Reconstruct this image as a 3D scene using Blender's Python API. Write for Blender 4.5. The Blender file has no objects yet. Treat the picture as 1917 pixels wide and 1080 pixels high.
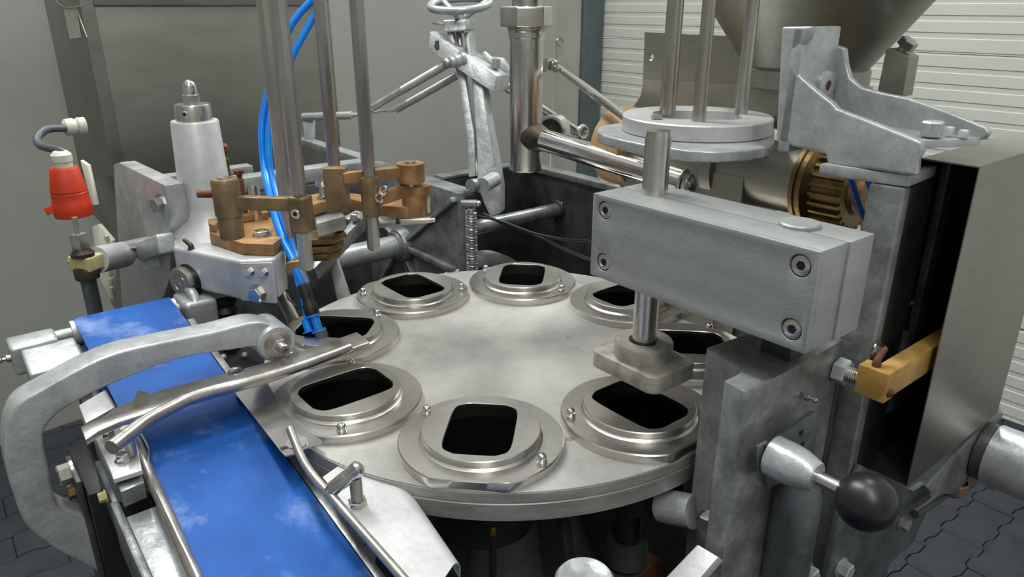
import bpy, bmesh, math, random
from mathutils import Vector, Matrix
from math import sin, cos, pi, radians
random.seed(7)
S = bpy.context.scene; COL = S.collection
# ---------------------------------------------------------------- camera, world, lights, exposure
F = 1382.0; TH = radians(21.04); CT, ST = cos(TH), sin(TH)
TZ = 0.95                       # height of the table top above the floor
CAM = Vector((0, 0, TZ + 0.495))
cd = bpy.data.cameras.new('camera'); cam = bpy.data.objects.new('camera', cd); COL.objects.link(cam)
cam.location = CAM; cam.rotation_euler = (pi/2 - TH, 0, 0)
cd.sensor_width = 36; cd.lens = 36*F/1917; cd.clip_start = .02; cd.clip_end = 60
S.camera = cam
w = bpy.data.worlds.new('hall'); S.world = w; w.use_nodes = True
bg = w.node_tree.nodes['Background']; bg.inputs[0].default_value = (.97, .98, .97, 1); bg.inputs[1].default_value = .46
def area(name, loc, target, sx, sy, power, color=(1, 1, 1)):
    l = bpy.data.lights.new(name, 'AREA'); l.shape = 'RECTANGLE'; l.size = sx; l.size_y = sy; l.energy = power; l.color = color
    o = bpy.data.objects.new(name, l); COL.objects.link(o); o.location = loc
    o.rotation_euler = (Vector(target)-Vector(loc)).to_track_quat('-Z', 'Y').to_euler(); return o
LAMPC = (.97, 1.0, .97)
for i, (x, y) in enumerate([(-1.5, 2.4), (1.6, 3.4)]):
    area('ceiling_lamp', (x, y, 4.2), (x*.6, y*.5, 0), .22, 3.2, 128, LAMPC)
area('ceiling_lamp', (.3, -.9, 4.0), (0, .6, 0), .3, 3.0, 50, LAMPC)
S.view_settings.view_transform = 'Standard'; S.view_settings.look = 'None'
S.view_settings.gamma = 1; S.view_settings.exposure = .30; S.view_settings.use_curve_mapping = False

# ---------------------------------------------------------------- frames: machine axes a (right-away), b (left-away), z from the table top
UA = Vector((.777, .629, 0)).normalized(); UB = Vector((-.629, .777, 0)).normalized(); UZ = Vector((0, 0, 1))
TC = Vector((-.0087, 1.0314, TZ))
def M(a, b, z=0.): return TC + UA*a + UB*b + UZ*z
def ray(x, y):
    u = (x-958.5)/F; v = (540-y)/F
    return Vector((u, CT+v*ST, -ST+v*CT))
def pp(x, y, P, n): r = ray(x, y); return CAM + r*((P-CAM).dot(n)/r.dot(n))
def pz(x, y, z): return pp(x, y, TC+UZ*z, UZ)          # measured point at height z over the table
def pa(x, y, a): return pp(x, y, TC+UA*a, UA)          # measured point on the machine plane a
def pb(x, y, b): return pp(x, y, TC+UB*b, UB)
def pd(x, y, d): return CAM + ray(x, y)*d              # measured point at distance d
def onv(P, y):                                         # point on the vertical through P seen at picture row y
    n = ray(0, y).cross(Vector((1, 0, 0))); return P + UZ*((CAM-P).dot(n)/UZ.dot(n))
def mc(P): d = P-TC; return (d.dot(UA), d.dot(UB), d.z)

# ---------------------------------------------------------------- materials
def lin(c):
    f = lambda v: v/12.92 if v <= .04045 else ((v+.055)/1.055)**2.4
    return tuple(f(v/255) for v in c)+(1,)
def mat(name, c1, c2=None, rough=.5, metal=0., scale=20., bump=.0, bscale=None, rvar=.0, stretch=None, coat=0., spec=.5, detail=4, lo=.35, hi=.65, fine=.10):
    m = bpy.data.materials.new(name); m.use_nodes = True; nt = m.node_tree; N = nt.nodes; L = nt.links
    b = N['Principled BSDF']; b.inputs['Roughness'].default_value = rough; b.inputs['Metallic'].default_value = metal
    b.inputs['Specular IOR Level'].default_value = spec; b.inputs['Coat Weight'].default_value = coat
    c2 = c2 or c1
    tc = N.new('ShaderNodeTexCoord'); mp = N.new('ShaderNodeMapping'); L.new(tc.outputs['Object'], mp.inputs[0])
    if stretch: mp.inputs['Scale'].default_value = stretch
    n = N.new('ShaderNodeTexNoise'); n.inputs['Scale'].default_value = scale; n.inputs['Detail'].default_value = detail
    L.new(mp.outputs[0], n.inputs[0])
    r = N.new('ShaderNodeValToRGB'); r.color_ramp.elements[0].position = lo; r.color_ramp.elements[1].position = hi
    r.color_ramp.elements[0].color = lin(c1); r.color_ramp.elements[1].color = lin(c2)
    L.new(n.outputs[0], r.inputs[0])
    nf = N.new('ShaderNodeTexNoise'); nf.inputs['Scale'].default_value = max(scale*6, 60); nf.inputs['Detail'].default_value = 7; nf.inputs['Roughness'].default_value = .7
    L.new(mp.outputs[0], nf.inputs[0])
    hv = N.new('ShaderNodeHueSaturation'); mv = N.new('ShaderNodeMapRange'); mv.inputs[1].default_value = .3; mv.inputs[2].default_value = .7
    mv.inputs[3].default_value = 1-fine; mv.inputs[4].default_value = 1+fine*.6
    L.new(nf.outputs[0], mv.inputs[0]); L.new(mv.outputs[0], hv.inputs['Value']); L.new(r.outputs[0], hv.inputs['Color']); L.new(hv.outputs[0], b.inputs['Base Color'])
    if rvar:
        mr = N.new('ShaderNodeMapRange'); mr.inputs[3].default_value = rough-rvar; mr.inputs[4].default_value = rough+rvar
        L.new(n.outputs[0], mr.inputs[0]); L.new(mr.outputs[0], b.inputs['Roughness'])
    if bump:
        n2 = N.new('ShaderNodeTexNoise'); n2.inputs['Scale'].default_value = bscale or scale*3; n2.inputs['Detail'].default_value = 3
        L.new(mp.outputs[0], n2.inputs[0])
        bp = N.new('ShaderNodeBump'); bp.inputs['Strength'].default_value = 1; bp.inputs['Distance'].default_value = bump
        L.new(n2.outputs[0], bp.inputs['Height']); L.new(bp.outputs[0], b.inputs['Normal'])
    return m
X = {}
X['paint']  = mat('silver_painted_casting', (164,167,168), (186,189,190), .34, .42, 30, .0010, 60, .08, fine=.16)
X['paintd'] = mat('worn_silver_paint', (108,111,110), (146,149,148), .36, .45, 22, .0010, 60, .09, fine=.25)
X['block']  = mat('grey_silver_painted_block', (147,149,149), (158,160,160), .42, .27, 12, .0002, 200, .04, stretch=(1,1,4))
X['alu']    = mat('machined_aluminium', (186,186,187), (200,200,200), .40, .30, 15, .0003, 150, .06)
X['steel']  = mat('stainless_steel', (196,193,188), (210,207,203), .25, 1., 14, .0001, 200, .03)
X['polish'] = mat('polished_steel', (205,203,200), (225,223,220), .13, 1., 20, 0, None, .04)
X['ring']   = mat('turned_stainless_ring', (196,193,188), (206,203,198), .30, 1., 10, 0, None, .02)
X['sheet']  = mat('brushed_stainless_sheet', (160,157,146), (168,165,154), .44, .90, 12, 0, None, .02, stretch=(1,1,3))
X['cabinet'] = mat('dull_cabinet_sheet', (138,136,129), (145,143,136), .46, .9, 8, 0, None, .02, stretch=(1,1,3), fine=.05)
X['cover']  = mat('brushed_cover_sheet', (150,149,141), (156,155,147), .38, 1., 20, 0, None, .02, stretch=(1,1,4))
X['rod']    = mat('dull_steel_rod', (168,163,157), (188,184,178), .32, .9, 30, .0002, 200, .08, stretch=(1,1,.2))
X['table']  = mat('worn_table_plate', (136,133,129), (188,185,181), .50, .40, 6, .0003, 120, .08, detail=8, lo=.3, hi=.7)
X['rim']    = mat('machined_table_rim', (142,139,137), (164,161,159), .42, .40, 18, .0002, 120, .08, stretch=(1,1,4))
X['plunger']= mat('floury_plunger', (128,126,118), (178,172,162), .6, .3, 40, .0006, 120, .05, detail=8)
X['bronze'] = mat('bronze_painted_casting', (142,106,68), (178,138,92), .45, .45, 35, .0006, 120, .06)
X['bronzed']= mat('dirty_bronze_casting', (106,90,64), (146,120,90), .45, .5, 30, .0006, 120, .08)
X['brass']  = mat('brass_gear_metal', (118,98,62), (152,126,84), .38, .85, 40, .0004, 150, .08)
X['yellow'] = mat('yellow_paint', (150,112,50), (188,150,88), .5, .1, 22, .0005, 90, .06, detail=8)
X['tan']    = mat('tan_painted_casting', (184,148,106), (200,164,122), .5, .25, 25, .0005, 90)
X['rust']   = mat('rusted_steel', (78,50,36), (128,78,48), .7, .4, 60, .0008, 150)
X['dark']   = mat('dark_oily_iron', (62,65,66), (88,91,92), .42, .5, 18, .0008, 60, .1)
X['darkg']  = mat('dark_grey_casting_paint', (86,90,92), (116,120,122), .42, .6, 20, .0008, 60, .1)  # darker grey than the silver casting paints
X['black']  = mat('black_rubber', (14,14,15), (24,24,26), .5, 0, 30)
X['ball']   = mat('black_ball_knob', (16,16,18), (24,24,26), .36, 0, 30, .0002, 60)
X['void']   = mat('black_shade_and_parts', (10,10,10), (24,24,24), .45, .2, 20)  # black stands in for shade in openings and recesses; also colours dark parts
X['blue']   = mat('blue_conveyor_belt', (16,72,146), (28,86,162), .55, 0, 9, .0001, 120, .04, detail=8, spec=.2)
X['hose']   = mat('blue_air_hose', (0,124,224), (10,136,236), .28, 0, 5)
X['strap']  = mat('dark_blue_strap', (10,66,150), (18,78,166), .5, 0, 20)
X['red']    = mat('red_plug_plastic', (184,46,10), (194,52,14), .5, 0, 20)
X['white']  = mat('off_white_plastic', (186,186,170), (200,200,186), .5, 0, 30)
X['cable']  = mat('grey_cable_sheath', (66,72,80), (78,84,92), .45, 0, 20)
X['curtain']= mat('grey_tarpaulin', (148,149,143), (156,157,151), .62, 0, 1.2, .010, 1.6, .0, detail=5, fine=.04)
X['green']  = mat('grey_green_steel_post', (84,98,100), (94,108,110), .5, .2, 10)
X['plaster']= mat('grey_beige_tarpaulin_edge', (158,157,148), (168,167,158), .7, 0, 6, .001, 20, fine=.05)
X['door']   = mat('white_door_panel', (206,207,198), (212,213,205), .55, 0, 3, fine=.03)
X['paver']  = mat('dark_paving_stone', (30,33,40), (42,46,54), .75, 0, 14, .001, 200, .08, detail=8)
X['mortar'] = mat('paving_joint_dirt', (22,22,26), (34,33,36), .9, 0, 60)
X['grime']  = mat('dark_greasy_steel', (50,42,36), (92,80,68), .5, .6, 50, .0006, 120)
X['label']  = mat('cream_old_paint', (196,188,134), (178,168,118), .6, 0, 60)
X['spring'] = mat('zinc_spring_wire', (170,172,172), (190,192,192), .3, .95, 30)
# belt: flour dust in patches
def dust(m, amount, sc, tone=(150,170,205)):
    nt = m.node_tree; N = nt.nodes; L = nt.links; b = N['Principled BSDF']
    src = b.inputs['Base Color'].links[0].from_socket
    tc = N.new('ShaderNodeTexCoord'); n = N.new('ShaderNodeTexNoise'); n.inputs['Scale'].default_value = sc; n.inputs['Detail'].default_value = 10; n.inputs['Roughness'].default_value = .65
    L.new(tc.outputs['Object'], n.inputs[0])
    r = N.new('ShaderNodeMapRange'); r.inputs[1].default_value = .52; r.inputs[2].default_value = .78; r.inputs[3].default_value = 0; r.inputs[4].default_value = amount
    L.new(n.outputs[0], r.inputs[0]); mx = N.new('ShaderNodeMix'); mx.data_type = 'RGBA'
    L.new(r.outputs[0], mx.inputs[0]); L.new(src, mx.inputs[6]); mx.inputs[7].default_value = lin(tone); L.new(mx.outputs[2], b.inputs['Base Color'])
dust(X['blue'], .7, 11); dust(X['table'], .5, 5, (205,201,196)); dust(X['sheet'], .12, 3, (150,146,140)); dust(X['plunger'], .7, 30, (196,182,170))

# ---------------------------------------------------------------- mesh builder
def basis(axis):
    z = Vector(axis).normalized(); x = UZ.cross(z)
    if x.length < 1e-4: x = UA.copy()
    x.normalize(); return x, z.cross(x), z
class MB:
    def __init__(s): s.bm = bmesh.new()
    def ringv(s, pts): return [s.bm.verts.new(p) for p in pts]
    def loft(s, rings, close=True, cap0=True, cap1=True, loop=False):
        R = [s.ringv(r) for r in rings]; n = len(R[0])
        pairs = list(zip(R[:-1], R[1:])) + ([(R[-1], R[0])] if loop else [])
        for p, q in pairs:
            for i in range(n if close else n-1):
                j = (i+1) % n
                try: s.bm.faces.new((p[i], p[j], q[j], q[i]))
                except ValueError: pass
        if not loop:
            if cap0 and n > 2: s.bm.faces.new(R[0][::-1])
            if cap1 and n > 2: s.bm.faces.new(R[-1])
        return s
    def prism(s, pts, vec):
        vec = Vector(vec); return s.loft([list(pts), [p+vec for p in pts]])
    def boxm(s, a0, a1, b0, b1, z0, z1):
        return s.prism([M(a0, b0, z0), M(a1, b0, z0), M(a1, b1, z0), M(a0, b1, z0)], UZ*(z1-z0))
    def box(s, c, x, y, z, sx, sy, sz):
        c = Vector(c); x, y, z = x.normalized()*sx/2, y.normalized()*sy/2, z.normalized()*sz/2
        return s.prism([c-x-y-z, c+x-y-z, c+x+y-z, c-x+y-z], z*2)
    def bar(s, p, q, wid, thick, up=UZ):
        p, q = Vector(p), Vector(q); d = (q-p).normalized(); x = d.cross(up).normalized()*wid/2; y = x.cross(d).normalized()*thick/2
        return s.prism([p-x-y, p+x-y, p+x+y, p-x+y], q-p)
    def cyl(s, p, q, r, r2=None, n=32):
        r2 = r if r2 is None else r2
        return s.lathe([(r, 0), (r2, (Vector(q)-Vector(p)).length)], p, Vector(q)-Vector(p), n)
    def lathe(s, prof, o, axis, n=40, caps=True, phase=0., fn=None):
        x, y, z = basis(axis); o = Vector(o); R = []
        for r, h in prof:
            R.append([o+z*h+(x*cos(2*pi*i/n+phase)+y*sin(2*pi*i/n+phase))*(max(r, 1e-5)*(fn(2*pi*i/n) if fn else 1)) for i in range(n)])
        return s.loft(R, cap0=caps, cap1=caps)
    def hexa(s, p, axis, r, h, phase=0., ch=.12):
        return s.lathe([(r, 0), (r, h*(1-ch)), (r*.86, h)], p, axis, 6, phase=phase)
    def tube(s, pts, r, n=14, smooth=6, caps=True, r1=None):
        pts = [Vector(p) for p in pts]
        if smooth > 1 and len(pts) > 2:
            o = []; P = [pts[0]*2-pts[1]]+pts+[pts[-1]*2-pts[-2]]
            for i in range(1, len(P)-2):
                for k in range(smooth):
                    t = k/smooth; a, b, c, d = P[i-1], P[i], P[i+1], P[i+2]
                    o.append(.5*((2*b)+(c-a)*t+(2*a-5*b+4*c-d)*t*t+(3*b-a-3*c+d)*t**3))
            o.append(pts[-1]); pts = o
        R = []; x = None
        for i, p in enumerate(pts):
            d = (pts[min(i+1, len(pts)-1)]-pts[max(i-1, 0)]).normalized()
            if x is None: x, y, _ = basis(d)
            x = (x-d*x.dot(d)).normalized(); y = d.cross(x)
            rr = r if r1 is None else r+(r1-r)*i/(len(pts)-1)
            R.append([p+(x*cos(2*pi*k/n)+y*sin(2*pi*k/n))*rr for k in range(n)])
        return s.loft(R, cap0=caps, cap1=caps)
    def torus(s, c, axis, R_, r, n=48, m=12):
        x, y, z = basis(axis); c = Vector(c)
        return s.loft([[c+(x*cos(t)+y*sin(t))*(R_+r*cos(u))+z*r*sin(u) for u in [2*pi*k/m for k in range(m)]] for t in [2*pi*k/n for k in range(n)]], loop=True)
    def sph(s, c, r, axis=UZ, n=32, m=16, h0=-1., h1=1.):
        pr = [(r*math.sqrt(max(0, 1-t*t)), r*t) for t in [math.sin((-.5+k/m)*pi) for k in range(m+1)] if h0 <= t <= h1]
        return s.lathe(pr, c, axis, n)
    def holes(s, outer, holes, vec):
        """flat plate with holes, extruded by vec"""
        vec = Vector(vec); b = s.bm
        for off, flip in ((Vector(), False), (vec, True)):
            loops = [[b.verts.new(p+off) for p in l] for l in [outer]+holes]
            ed = []
            for l in loops:
                for i in range(len(l)): ed.append(b.edges.new((l[i], l[(i+1) % len(l)])))
            bmesh.ops.triangle_fill(b, use_beauty=True, use_dissolve=False, edges=ed)
            if flip: top = loops
            else: bot = loops
        for l0, l1 in zip(bot, top):
            for i in range(len(l0)):
                j = (i+1) % len(l0); b.faces.new((l0[i], l0[j], l1[j], l1[i]))
        return s
    def done(s, bev=0., seg=2, ang=35, flat=False):
        b = s.bm; bmesh.ops.remove_doubles(b, verts=b.verts, dist=1e-6)
        b.faces.ensure_lookup_table(); bmesh.ops.recalc_face_normals(b, faces=b.faces)
        if bev:
            e = [x for x in b.edges if len(x.link_faces) == 2 and x.calc_face_angle(0) > radians(ang)]
            bmesh.ops.bevel(b, geom=e, offset=bev, segments=seg, affect='EDGES', profile=.6, clamp_overlap=True)
        if not flat:
            for f in b.faces: f.smooth = True
            for x in b.edges:
                x.smooth = not (len(x.link_faces) == 2 and x.calc_face_angle(0) > radians(ang if not bev else 50))
        return b
BASE = {}
def obj(name, mb, m, parent=None, bev=0., seg=2, ang=35, label=None, base=None):
    b = mb.done(bev, seg, ang); o0 = BASE.get(parent.name, Vector()) if parent else (base or Vector())
    if o0.length: bmesh.ops.translate(b, vec=-o0, verts=b.verts)
    me = bpy.data.meshes.new(name); b.to_mesh(me); b.free(); me.materials.append(X[m])
    o = bpy.data.objects.new(name, me); COL.objects.link(o)
    if parent: o.parent = parent
    elif base: o.location = base
    BASE[o.name] = Vector(o0)
    if label: o['label'] = label
    return o
def thing(name, loc, label, cat, group=None):
    o = bpy.data.objects.new(name, None); COL.objects.link(o); o.location = loc; o.empty_display_size = .02
    BASE[o.name] = Vector(loc); o['label'] = label; o['category'] = cat
    if group: o['group'] = group
    return o
def tag(o, label, cat, group=None):
    o['label'] = label; o['category'] = cat
    if group: o['group'] = group
    return o
def struct(name, mb, m, parent=None, bev=0.):
    o = obj(name, mb, m, parent, bev); o['kind'] = 'structure'; return o
def bolt(p, axis, r, h, parent, m='steel', washer=True, name='bolt', phase=0.):
    b = MB(); axis = Vector(axis).normalized()
    if washer: b.cyl(p, p+axis*h*.18, r*1.25, n=20)
    b.hexa(p+axis*h*.17, axis, r, h*.83, phase)
    return obj(name, b, m, parent)
def nipple(p, axis, k, parent, m='steel'):
    axis = Vector(axis).normalized()
    return obj('grease_nipple', MB().lathe([(k, 0), (k, k*.9), (k*.5, k*1.1), (k*.45, k*1.8), (k*.75, k*2.2), (k*.72, k*2.7), (k*.3, k*3.1)], p, axis, 14), m, parent)
def socket(p, axis, r, parent):
    obj('hexagon_recess', MB().lathe([(r*.50, 0), (0, 0)], Vector(p)-Vector(axis).normalized()*r*.03, axis, 6, caps=False), 'void', parent)
    axis = Vector(axis).normalized(); b = MB()
    b.lathe([(r, -r*.9), (r, -.0006), (r*.90, 0), (r*.60, 0), (r*.57, -r*.06), (.0, -r*.06)], p, axis, 24, caps=False)
    return obj('socket_screw', b, 'steel', parent)
def circ(c, r, x, y, n=32): return [c+(x*cos(2*pi*i/n)+y*sin(2*pi*i/n))*r for i in range(n)]
# ================================================================ SETTING
FZ = -TZ
b = MB(); b.prism([M(-3.2, -2.2, FZ-.06), M(2.34, -2.2, FZ-.06), M(2.34, 2.2, FZ-.06), M(-3.2, 2.2, FZ-.06)], UZ*.05)
floor = struct('floor', b, 'mortar')
def paver_outline(L, W, g):
    k = .011; pts = []
    zz = [(0, 0), (.06, k), (.20, k), (.30, 0), (.5, 0), (.56, k), (.70, k), (.80, 0), (1, 0)]
    for t, o in zz: pts.append((g+t*(L-2*g), g+o))
    for t, o in reversed(zz): pts.append((g+t*(L-2*g), W-g+o))
    return pts
PL, PW = .225, .1125
meshes = {}
def paver_bm(bm_mb, o):
    P = [M(0, 0, 0)-TC+o+UA*u+UB*v for u, v in paver_outline(PL, PW, .0011)]
    c = sum(P, Vector())/len(P)
    bm_mb.loft([P, [p+UZ*.050 for p in P], [p+(c-p)*.015+UZ*.052 for p in P]])
pm = MB(); paver_bm(pm, Vector()); pm.done(); pmesh = bpy.data.meshes.new('paving_stone'); pm.bm.to_mesh(pmesh); pm.bm.free(); pmesh.materials.append(X['paver'])
rest = MB(); cells = []
for i in range(-14, 11):
    for j in range(-20, 19):
        a0 = i*PL+(PL/2 if j % 2 else 0); b0 = j*PW
        c = M(a0+PL/2, b0+PW/2, FZ); d = c-CAM; fw = d.y*CT-d.z*ST
        vis = False
        if fw > .3:
            px = 958.5+F*d.x/fw; py = 540-F*(d.y*ST+d.z*CT)/fw
            vis = (px > 1640 and py > 830 and px < 1990 and py < 1150) or (px < 340 and px > -80 and py > 760 and py < 1150)
        cells.append((a0, b0, vis))
n = 0
for a0, b0, vis in cells:
    o = M(a0, b0, FZ-.052+random.uniform(-.0012, .0012))
    if vis and n < 290:
        p = bpy.data.objects.new('paving_stone', pmesh); COL.objects.link(p); p.parent = floor; p.location = o; n += 1
    else: paver_bm(rest, o)
rs = obj('paving_stones', rest, 'paver', floor); rs['kind'] = 'stuff'

# wall of sectional door panels, a = 2.3
AW = 2.3; PH = .464; BH0, BH1 = -2.2, 2.22
door = bpy.data.objects.new('door_1', None); COL.objects.link(door); door.location = M(AW, 0, FZ); door['kind'] = 'structure'; BASE['door_1'] = M(AW, 0, FZ)
for k in range(-2, 4):
    z0 = .335+PH*(k-1)
    if z0 < FZ-.4: continue
    z0c = max(z0, FZ)
    prof = [(AW+.05, z0c), (AW+.006, z0c), (AW, z0c+.004)]
    nr = 8
    for r in range(nr):
        za, zb = z0+PH*r/nr, z0+PH*(r+1)/nr
        if za < z0c+.006: continue
        if r: prof += [(AW, za-.012), (AW+.0030, za-.010), (AW+.0030, za+.008), (AW, za+.0095)]
    prof += [(AW, z0+PH-.010), (AW+.010, z0+PH-.005), (AW+.05, z0+PH-.005)]
    obj('door_panel', MB().loft([[M(a, BH0, z) for a, z in prof], [M(a, BH1, z) for a, z in prof]]), 'door', door)
# steel corner post and its narrow tarpaulin strip, wall behind
b = MB(); b.boxm(2.145, 2.29, 2.06, 2.20, FZ, 2.2); post = struct('trim_1', b, 'green', bev=.004)
for z in (-.1, .12, .34, .56, .78): obj('rivet', MB().sph(M(2.16, 2.06, z), .006, -UB, 10, 6), 'green', post)
# tarpaulin: folded sheet on plane b = 2.08
def sheet(a0, a1, n, fn, z0, z1, nz=14):
    m_ = MB(); R = []
    for i in range(n+1):
        a = a0+(a1-a0)*i/n; R.append([M(a, 2.08+fn(a, k/nz), z0+(z1-z0)*k/nz) for k in range(nz+1)])
    m_.loft(R, close=False, cap0=False, cap1=False); return m_
def solid(m_, t, v):
    b = m_.bm; r = bmesh.ops.extrude_face_region(b, geom=list(b.faces)); bmesh.ops.translate(b, vec=v*t, verts=[x for x in r['geom'] if isinstance(x, bmesh.types.BMVert)])
    return m_
fold = lambda a, t: .03*math.sin(a*2.1+.8*t+1)+.010*math.sin(a*4.3-2.6*t)+.05*math.sin(a*1.3+4*t)*(1-t)
struct('wall_back', solid(sheet(-4.2, 1.93, 110, fold, FZ+.01, 2.2), .004, UB), 'curtain')
b = solid(sheet(1.95, 2.15, 16, lambda a, t: .02*math.sin((a-1.95)*14)-.01, FZ+.01, 2.2), .004, UB)
strip = struct('wall_edge', b, 'plaster')
cordt = MB().tube([M(1.945, 2.055, z) for z in (FZ+.03, -.2, .3, .9, 1.6)], .006, n=8); obj('lacing_cord', cordt, 'plaster', strip)
P = pb(1048, 78, 2.045); obj('eyelet', MB().torus(P, -UB, .018, .006, 24, 8), 'rod', strip)
obj('eyelet', MB().torus(P+UZ*-1.0, -UB, .018, .006, 24, 8), 'rod', strip)

wf = MB(); wf.prism([Vector((-4.5, -2.6, 0)), Vector((4.5, -2.6, 0)), Vector((4.5, -2.5, 0)), Vector((-4.5, -2.5, 0))], UZ*4.4); struct('unseen_wall_front', wf, 'curtain')  # unseen wall behind the camera, added to cut light from that side
wf = MB(); wf.prism([Vector((-4.5, -2.5, 0)), Vector((-4.4, -2.5, 0)), Vector((-4.4, 4.5, 0)), Vector((-4.5, 4.5, 0))], UZ*4.4); struct('unseen_wall_left', wf, 'curtain')  # unseen wall, added to cut light from the left
# ================================================================ FILLING TABLE
t = thing('rotary_table', M(0, 0, -.04), 'large round dull steel turntable carrying the eight ringed mould holes', 'table')
RT = .362; R8 = .2704
stations = [(R8*sin(pi/4*k), R8*cos(pi/4*k)) for k in range(8)]      # (a, b)
outer = [M(RT*cos(2*pi*i/160), RT*sin(2*pi*i/160), -.036) for i in range(160)]
hs = [circ(M(a, b_, -.036), .078, UA, UB, 32) for a, b_ in stations]
obj('plate', MB().holes(outer, hs, UZ*.036), 'table', t)
rim = MB(); n = 160; prof = [(RT-.006, -.0005), (RT+.001, -.0015), (RT+.0015, -.0125), (RT+.0003, -.0135), (RT+.0003, -.0145), (RT+.0018, -.0155), (RT+.0018, -.0365), (RT-.006, -.038)]
rim.loft([[M(r*cos(2*pi*i/n), r*sin(2*pi*i/n), z) for i in range(n)] for r, z in prof]+[], loop=True)
obj('rim', rim, 'rim', t)
for x, y in ((825, 667), (1065, 630), (1066, 822)):
    P = pz(x, y, .0); obj('plug', MB().lathe([(.0045, -.004), (.0045, .0004), (.003, .0002)], P, UZ, 20), 'rim', t)
u = thing('cast_pedestal', M(0, 0, FZ), 'dark cast conical pedestal standing under the round turntable', 'pedestal')
obj('pedestal', MB().lathe([(.34, 0), (.33, .05), (.26, .30), (.17, .50), (.12, .66), (.095, .80), (.10, .86), (.15, .895), (.16, .905)], M(0, 0, FZ), UZ, 64), 'dark', u)
for k in range(6):
    an = k*pi/3+.35; d = UA*cos(an)+UB*sin(an); p = M(0, 0, 0)
    obj('rib', MB().prism([p+d*.09-UZ*.07-d.cross(UZ)*.008, p+d*.15-UZ*.06-d.cross(UZ)*.008, p+d*.33-UZ*.85-d.cross(UZ)*.008, p+d*.2-UZ*.85-d.cross(UZ)*.008], d.cross(UZ)*.016), 'dark', u, .003)
None and obj('drip_tray', MB().lathe([(.30, -.16), (.335, -.15), (.335, -.12), (.33, -.12), (.33, -.147), (.0, -.155)], M(0, 0, 0), UZ, 64, caps=False), 'void', u)
# rings -------------------------------------------------------------
NTH = 96
def open_r(th):                 # mould opening: x' along the radius 0.054, y' across 0.040, rounded
    hx, hy, p = .057, .0405, 5.2
    c, s_ = abs(cos(th)), abs(sin(th)); r = (( (c/hx)**p + (s_/hy)**p )**(-1/p))
    return min(r, .0610)
def flat_r(th): c = cos(th); return min(.0995, (.3605-R8)/c) if c > .2 else .0995
def ringth(fn, z): return [Vector((fn(2*pi*i/NTH)*cos(2*pi*i/NTH), fn(2*pi*i/NTH)*sin(2*pi*i/NTH), z)) for i in range(NTH)]
k_ = lambda r: (lambda th: r)
def nohalf(m_, ang=40):
    m_.done(0, 2, ang); me = bpy.data.meshes.new('x'); m_.bm.to_mesh(me); m_.bm.free(); return me
fl = MB(); fl.loft([ringth(flat_r, .0), ringth(flat_r, .0105), ringth(lambda th: flat_r(th)-.0013, .012), ringth(k_(.074), .012), ringth(k_(.074), .0)], loop=True); fl_me = nohalf(fl); fl_me.materials.append(X['ring'])
co = MB(); co.loft([ringth(k_(.0738), .012), ringth(k_(.0722), .0130), ringth(k_(.0705), .0145), ringth(k_(.0705), .0180), ringth(k_(.0712), .0186), ringth(k_(.0712), .0228), ringth(k_(.0702), .0238), ringth(lambda th: open_r(th)+.0006, .0238), ringth(open_r, .0232), ringth(open_r, .0190), ringth(k_(.068), .0180), ringth(k_(.068), -.0345), ringth(k_(.0735), -.0345)], loop=True); co_me = nohalf(co, 30); co_me.materials.append(X['ring'])
sb = MB(); sb.lathe([(.0062, 0), (.0062, .0022), (.0050, .0030), (.0056, .0045), (.0058, .0068), (.0050, .0092), (.0032, .0108), (.0, .0113)], (0, 0, 0), (0, 0, 1), 20, caps=False); sb_me = nohalf(sb); sb_me.materials.append(X['polish'])
sl = MB(); sl.lathe([(.0675, .0), (.0675, -.10), (.0, -.10)], (0, 0, 0), (0, 0, 1), 40, caps=False); sl_me = nohalf(sl); sl_me.materials.append(X['void'])  # added black cup, its colour stands for the shade below the opening
labels = ['steel mould ring at the turntable back, opening in front of the coil spring',
 'steel mould ring right of the rearmost one, half hidden behind the press spindle',
 'steel mould ring mostly hidden under the right end of the grey clamp block',
 'steel mould ring directly below the square press pad',
 'nearest and lowest steel mould ring, its flat edge at the turntable front rim',
 'steel mould ring beside the transfer plate and blue belt, under the scraper bar end',
 'steel mould ring under the small blue sensors, crossed by the scraper bar tip',
 'steel mould ring left of the rearmost one, below the hanging magazine rods']
for k, (a, b_) in enumerate(stations):
    c = M(a, b_, 0); d = (UA*a+UB*b_).normalized(); ang = math.atan2(d.y, d.x)
    r = thing('mould_ring', c, labels[k], 'ring', 'steel mould rings around the turntable'); r.rotation_euler = (0, 0, ang)
    for nm, me in (('flange', fl_me), ('collar', co_me), ('cup', sl_me)):
        o = bpy.data.objects.new(nm, me); COL.objects.link(o); o.parent = r
        if nm == 'flange': flo = o
    for sg in (1, -1):
        o = bpy.data.objects.new('ball_stud', sb_me); COL.objects.link(o); o.parent = flo
        o.location = (sg*.0885*cos(radians(59)), sg*.0885*sin(radians(59)), .012)
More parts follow.
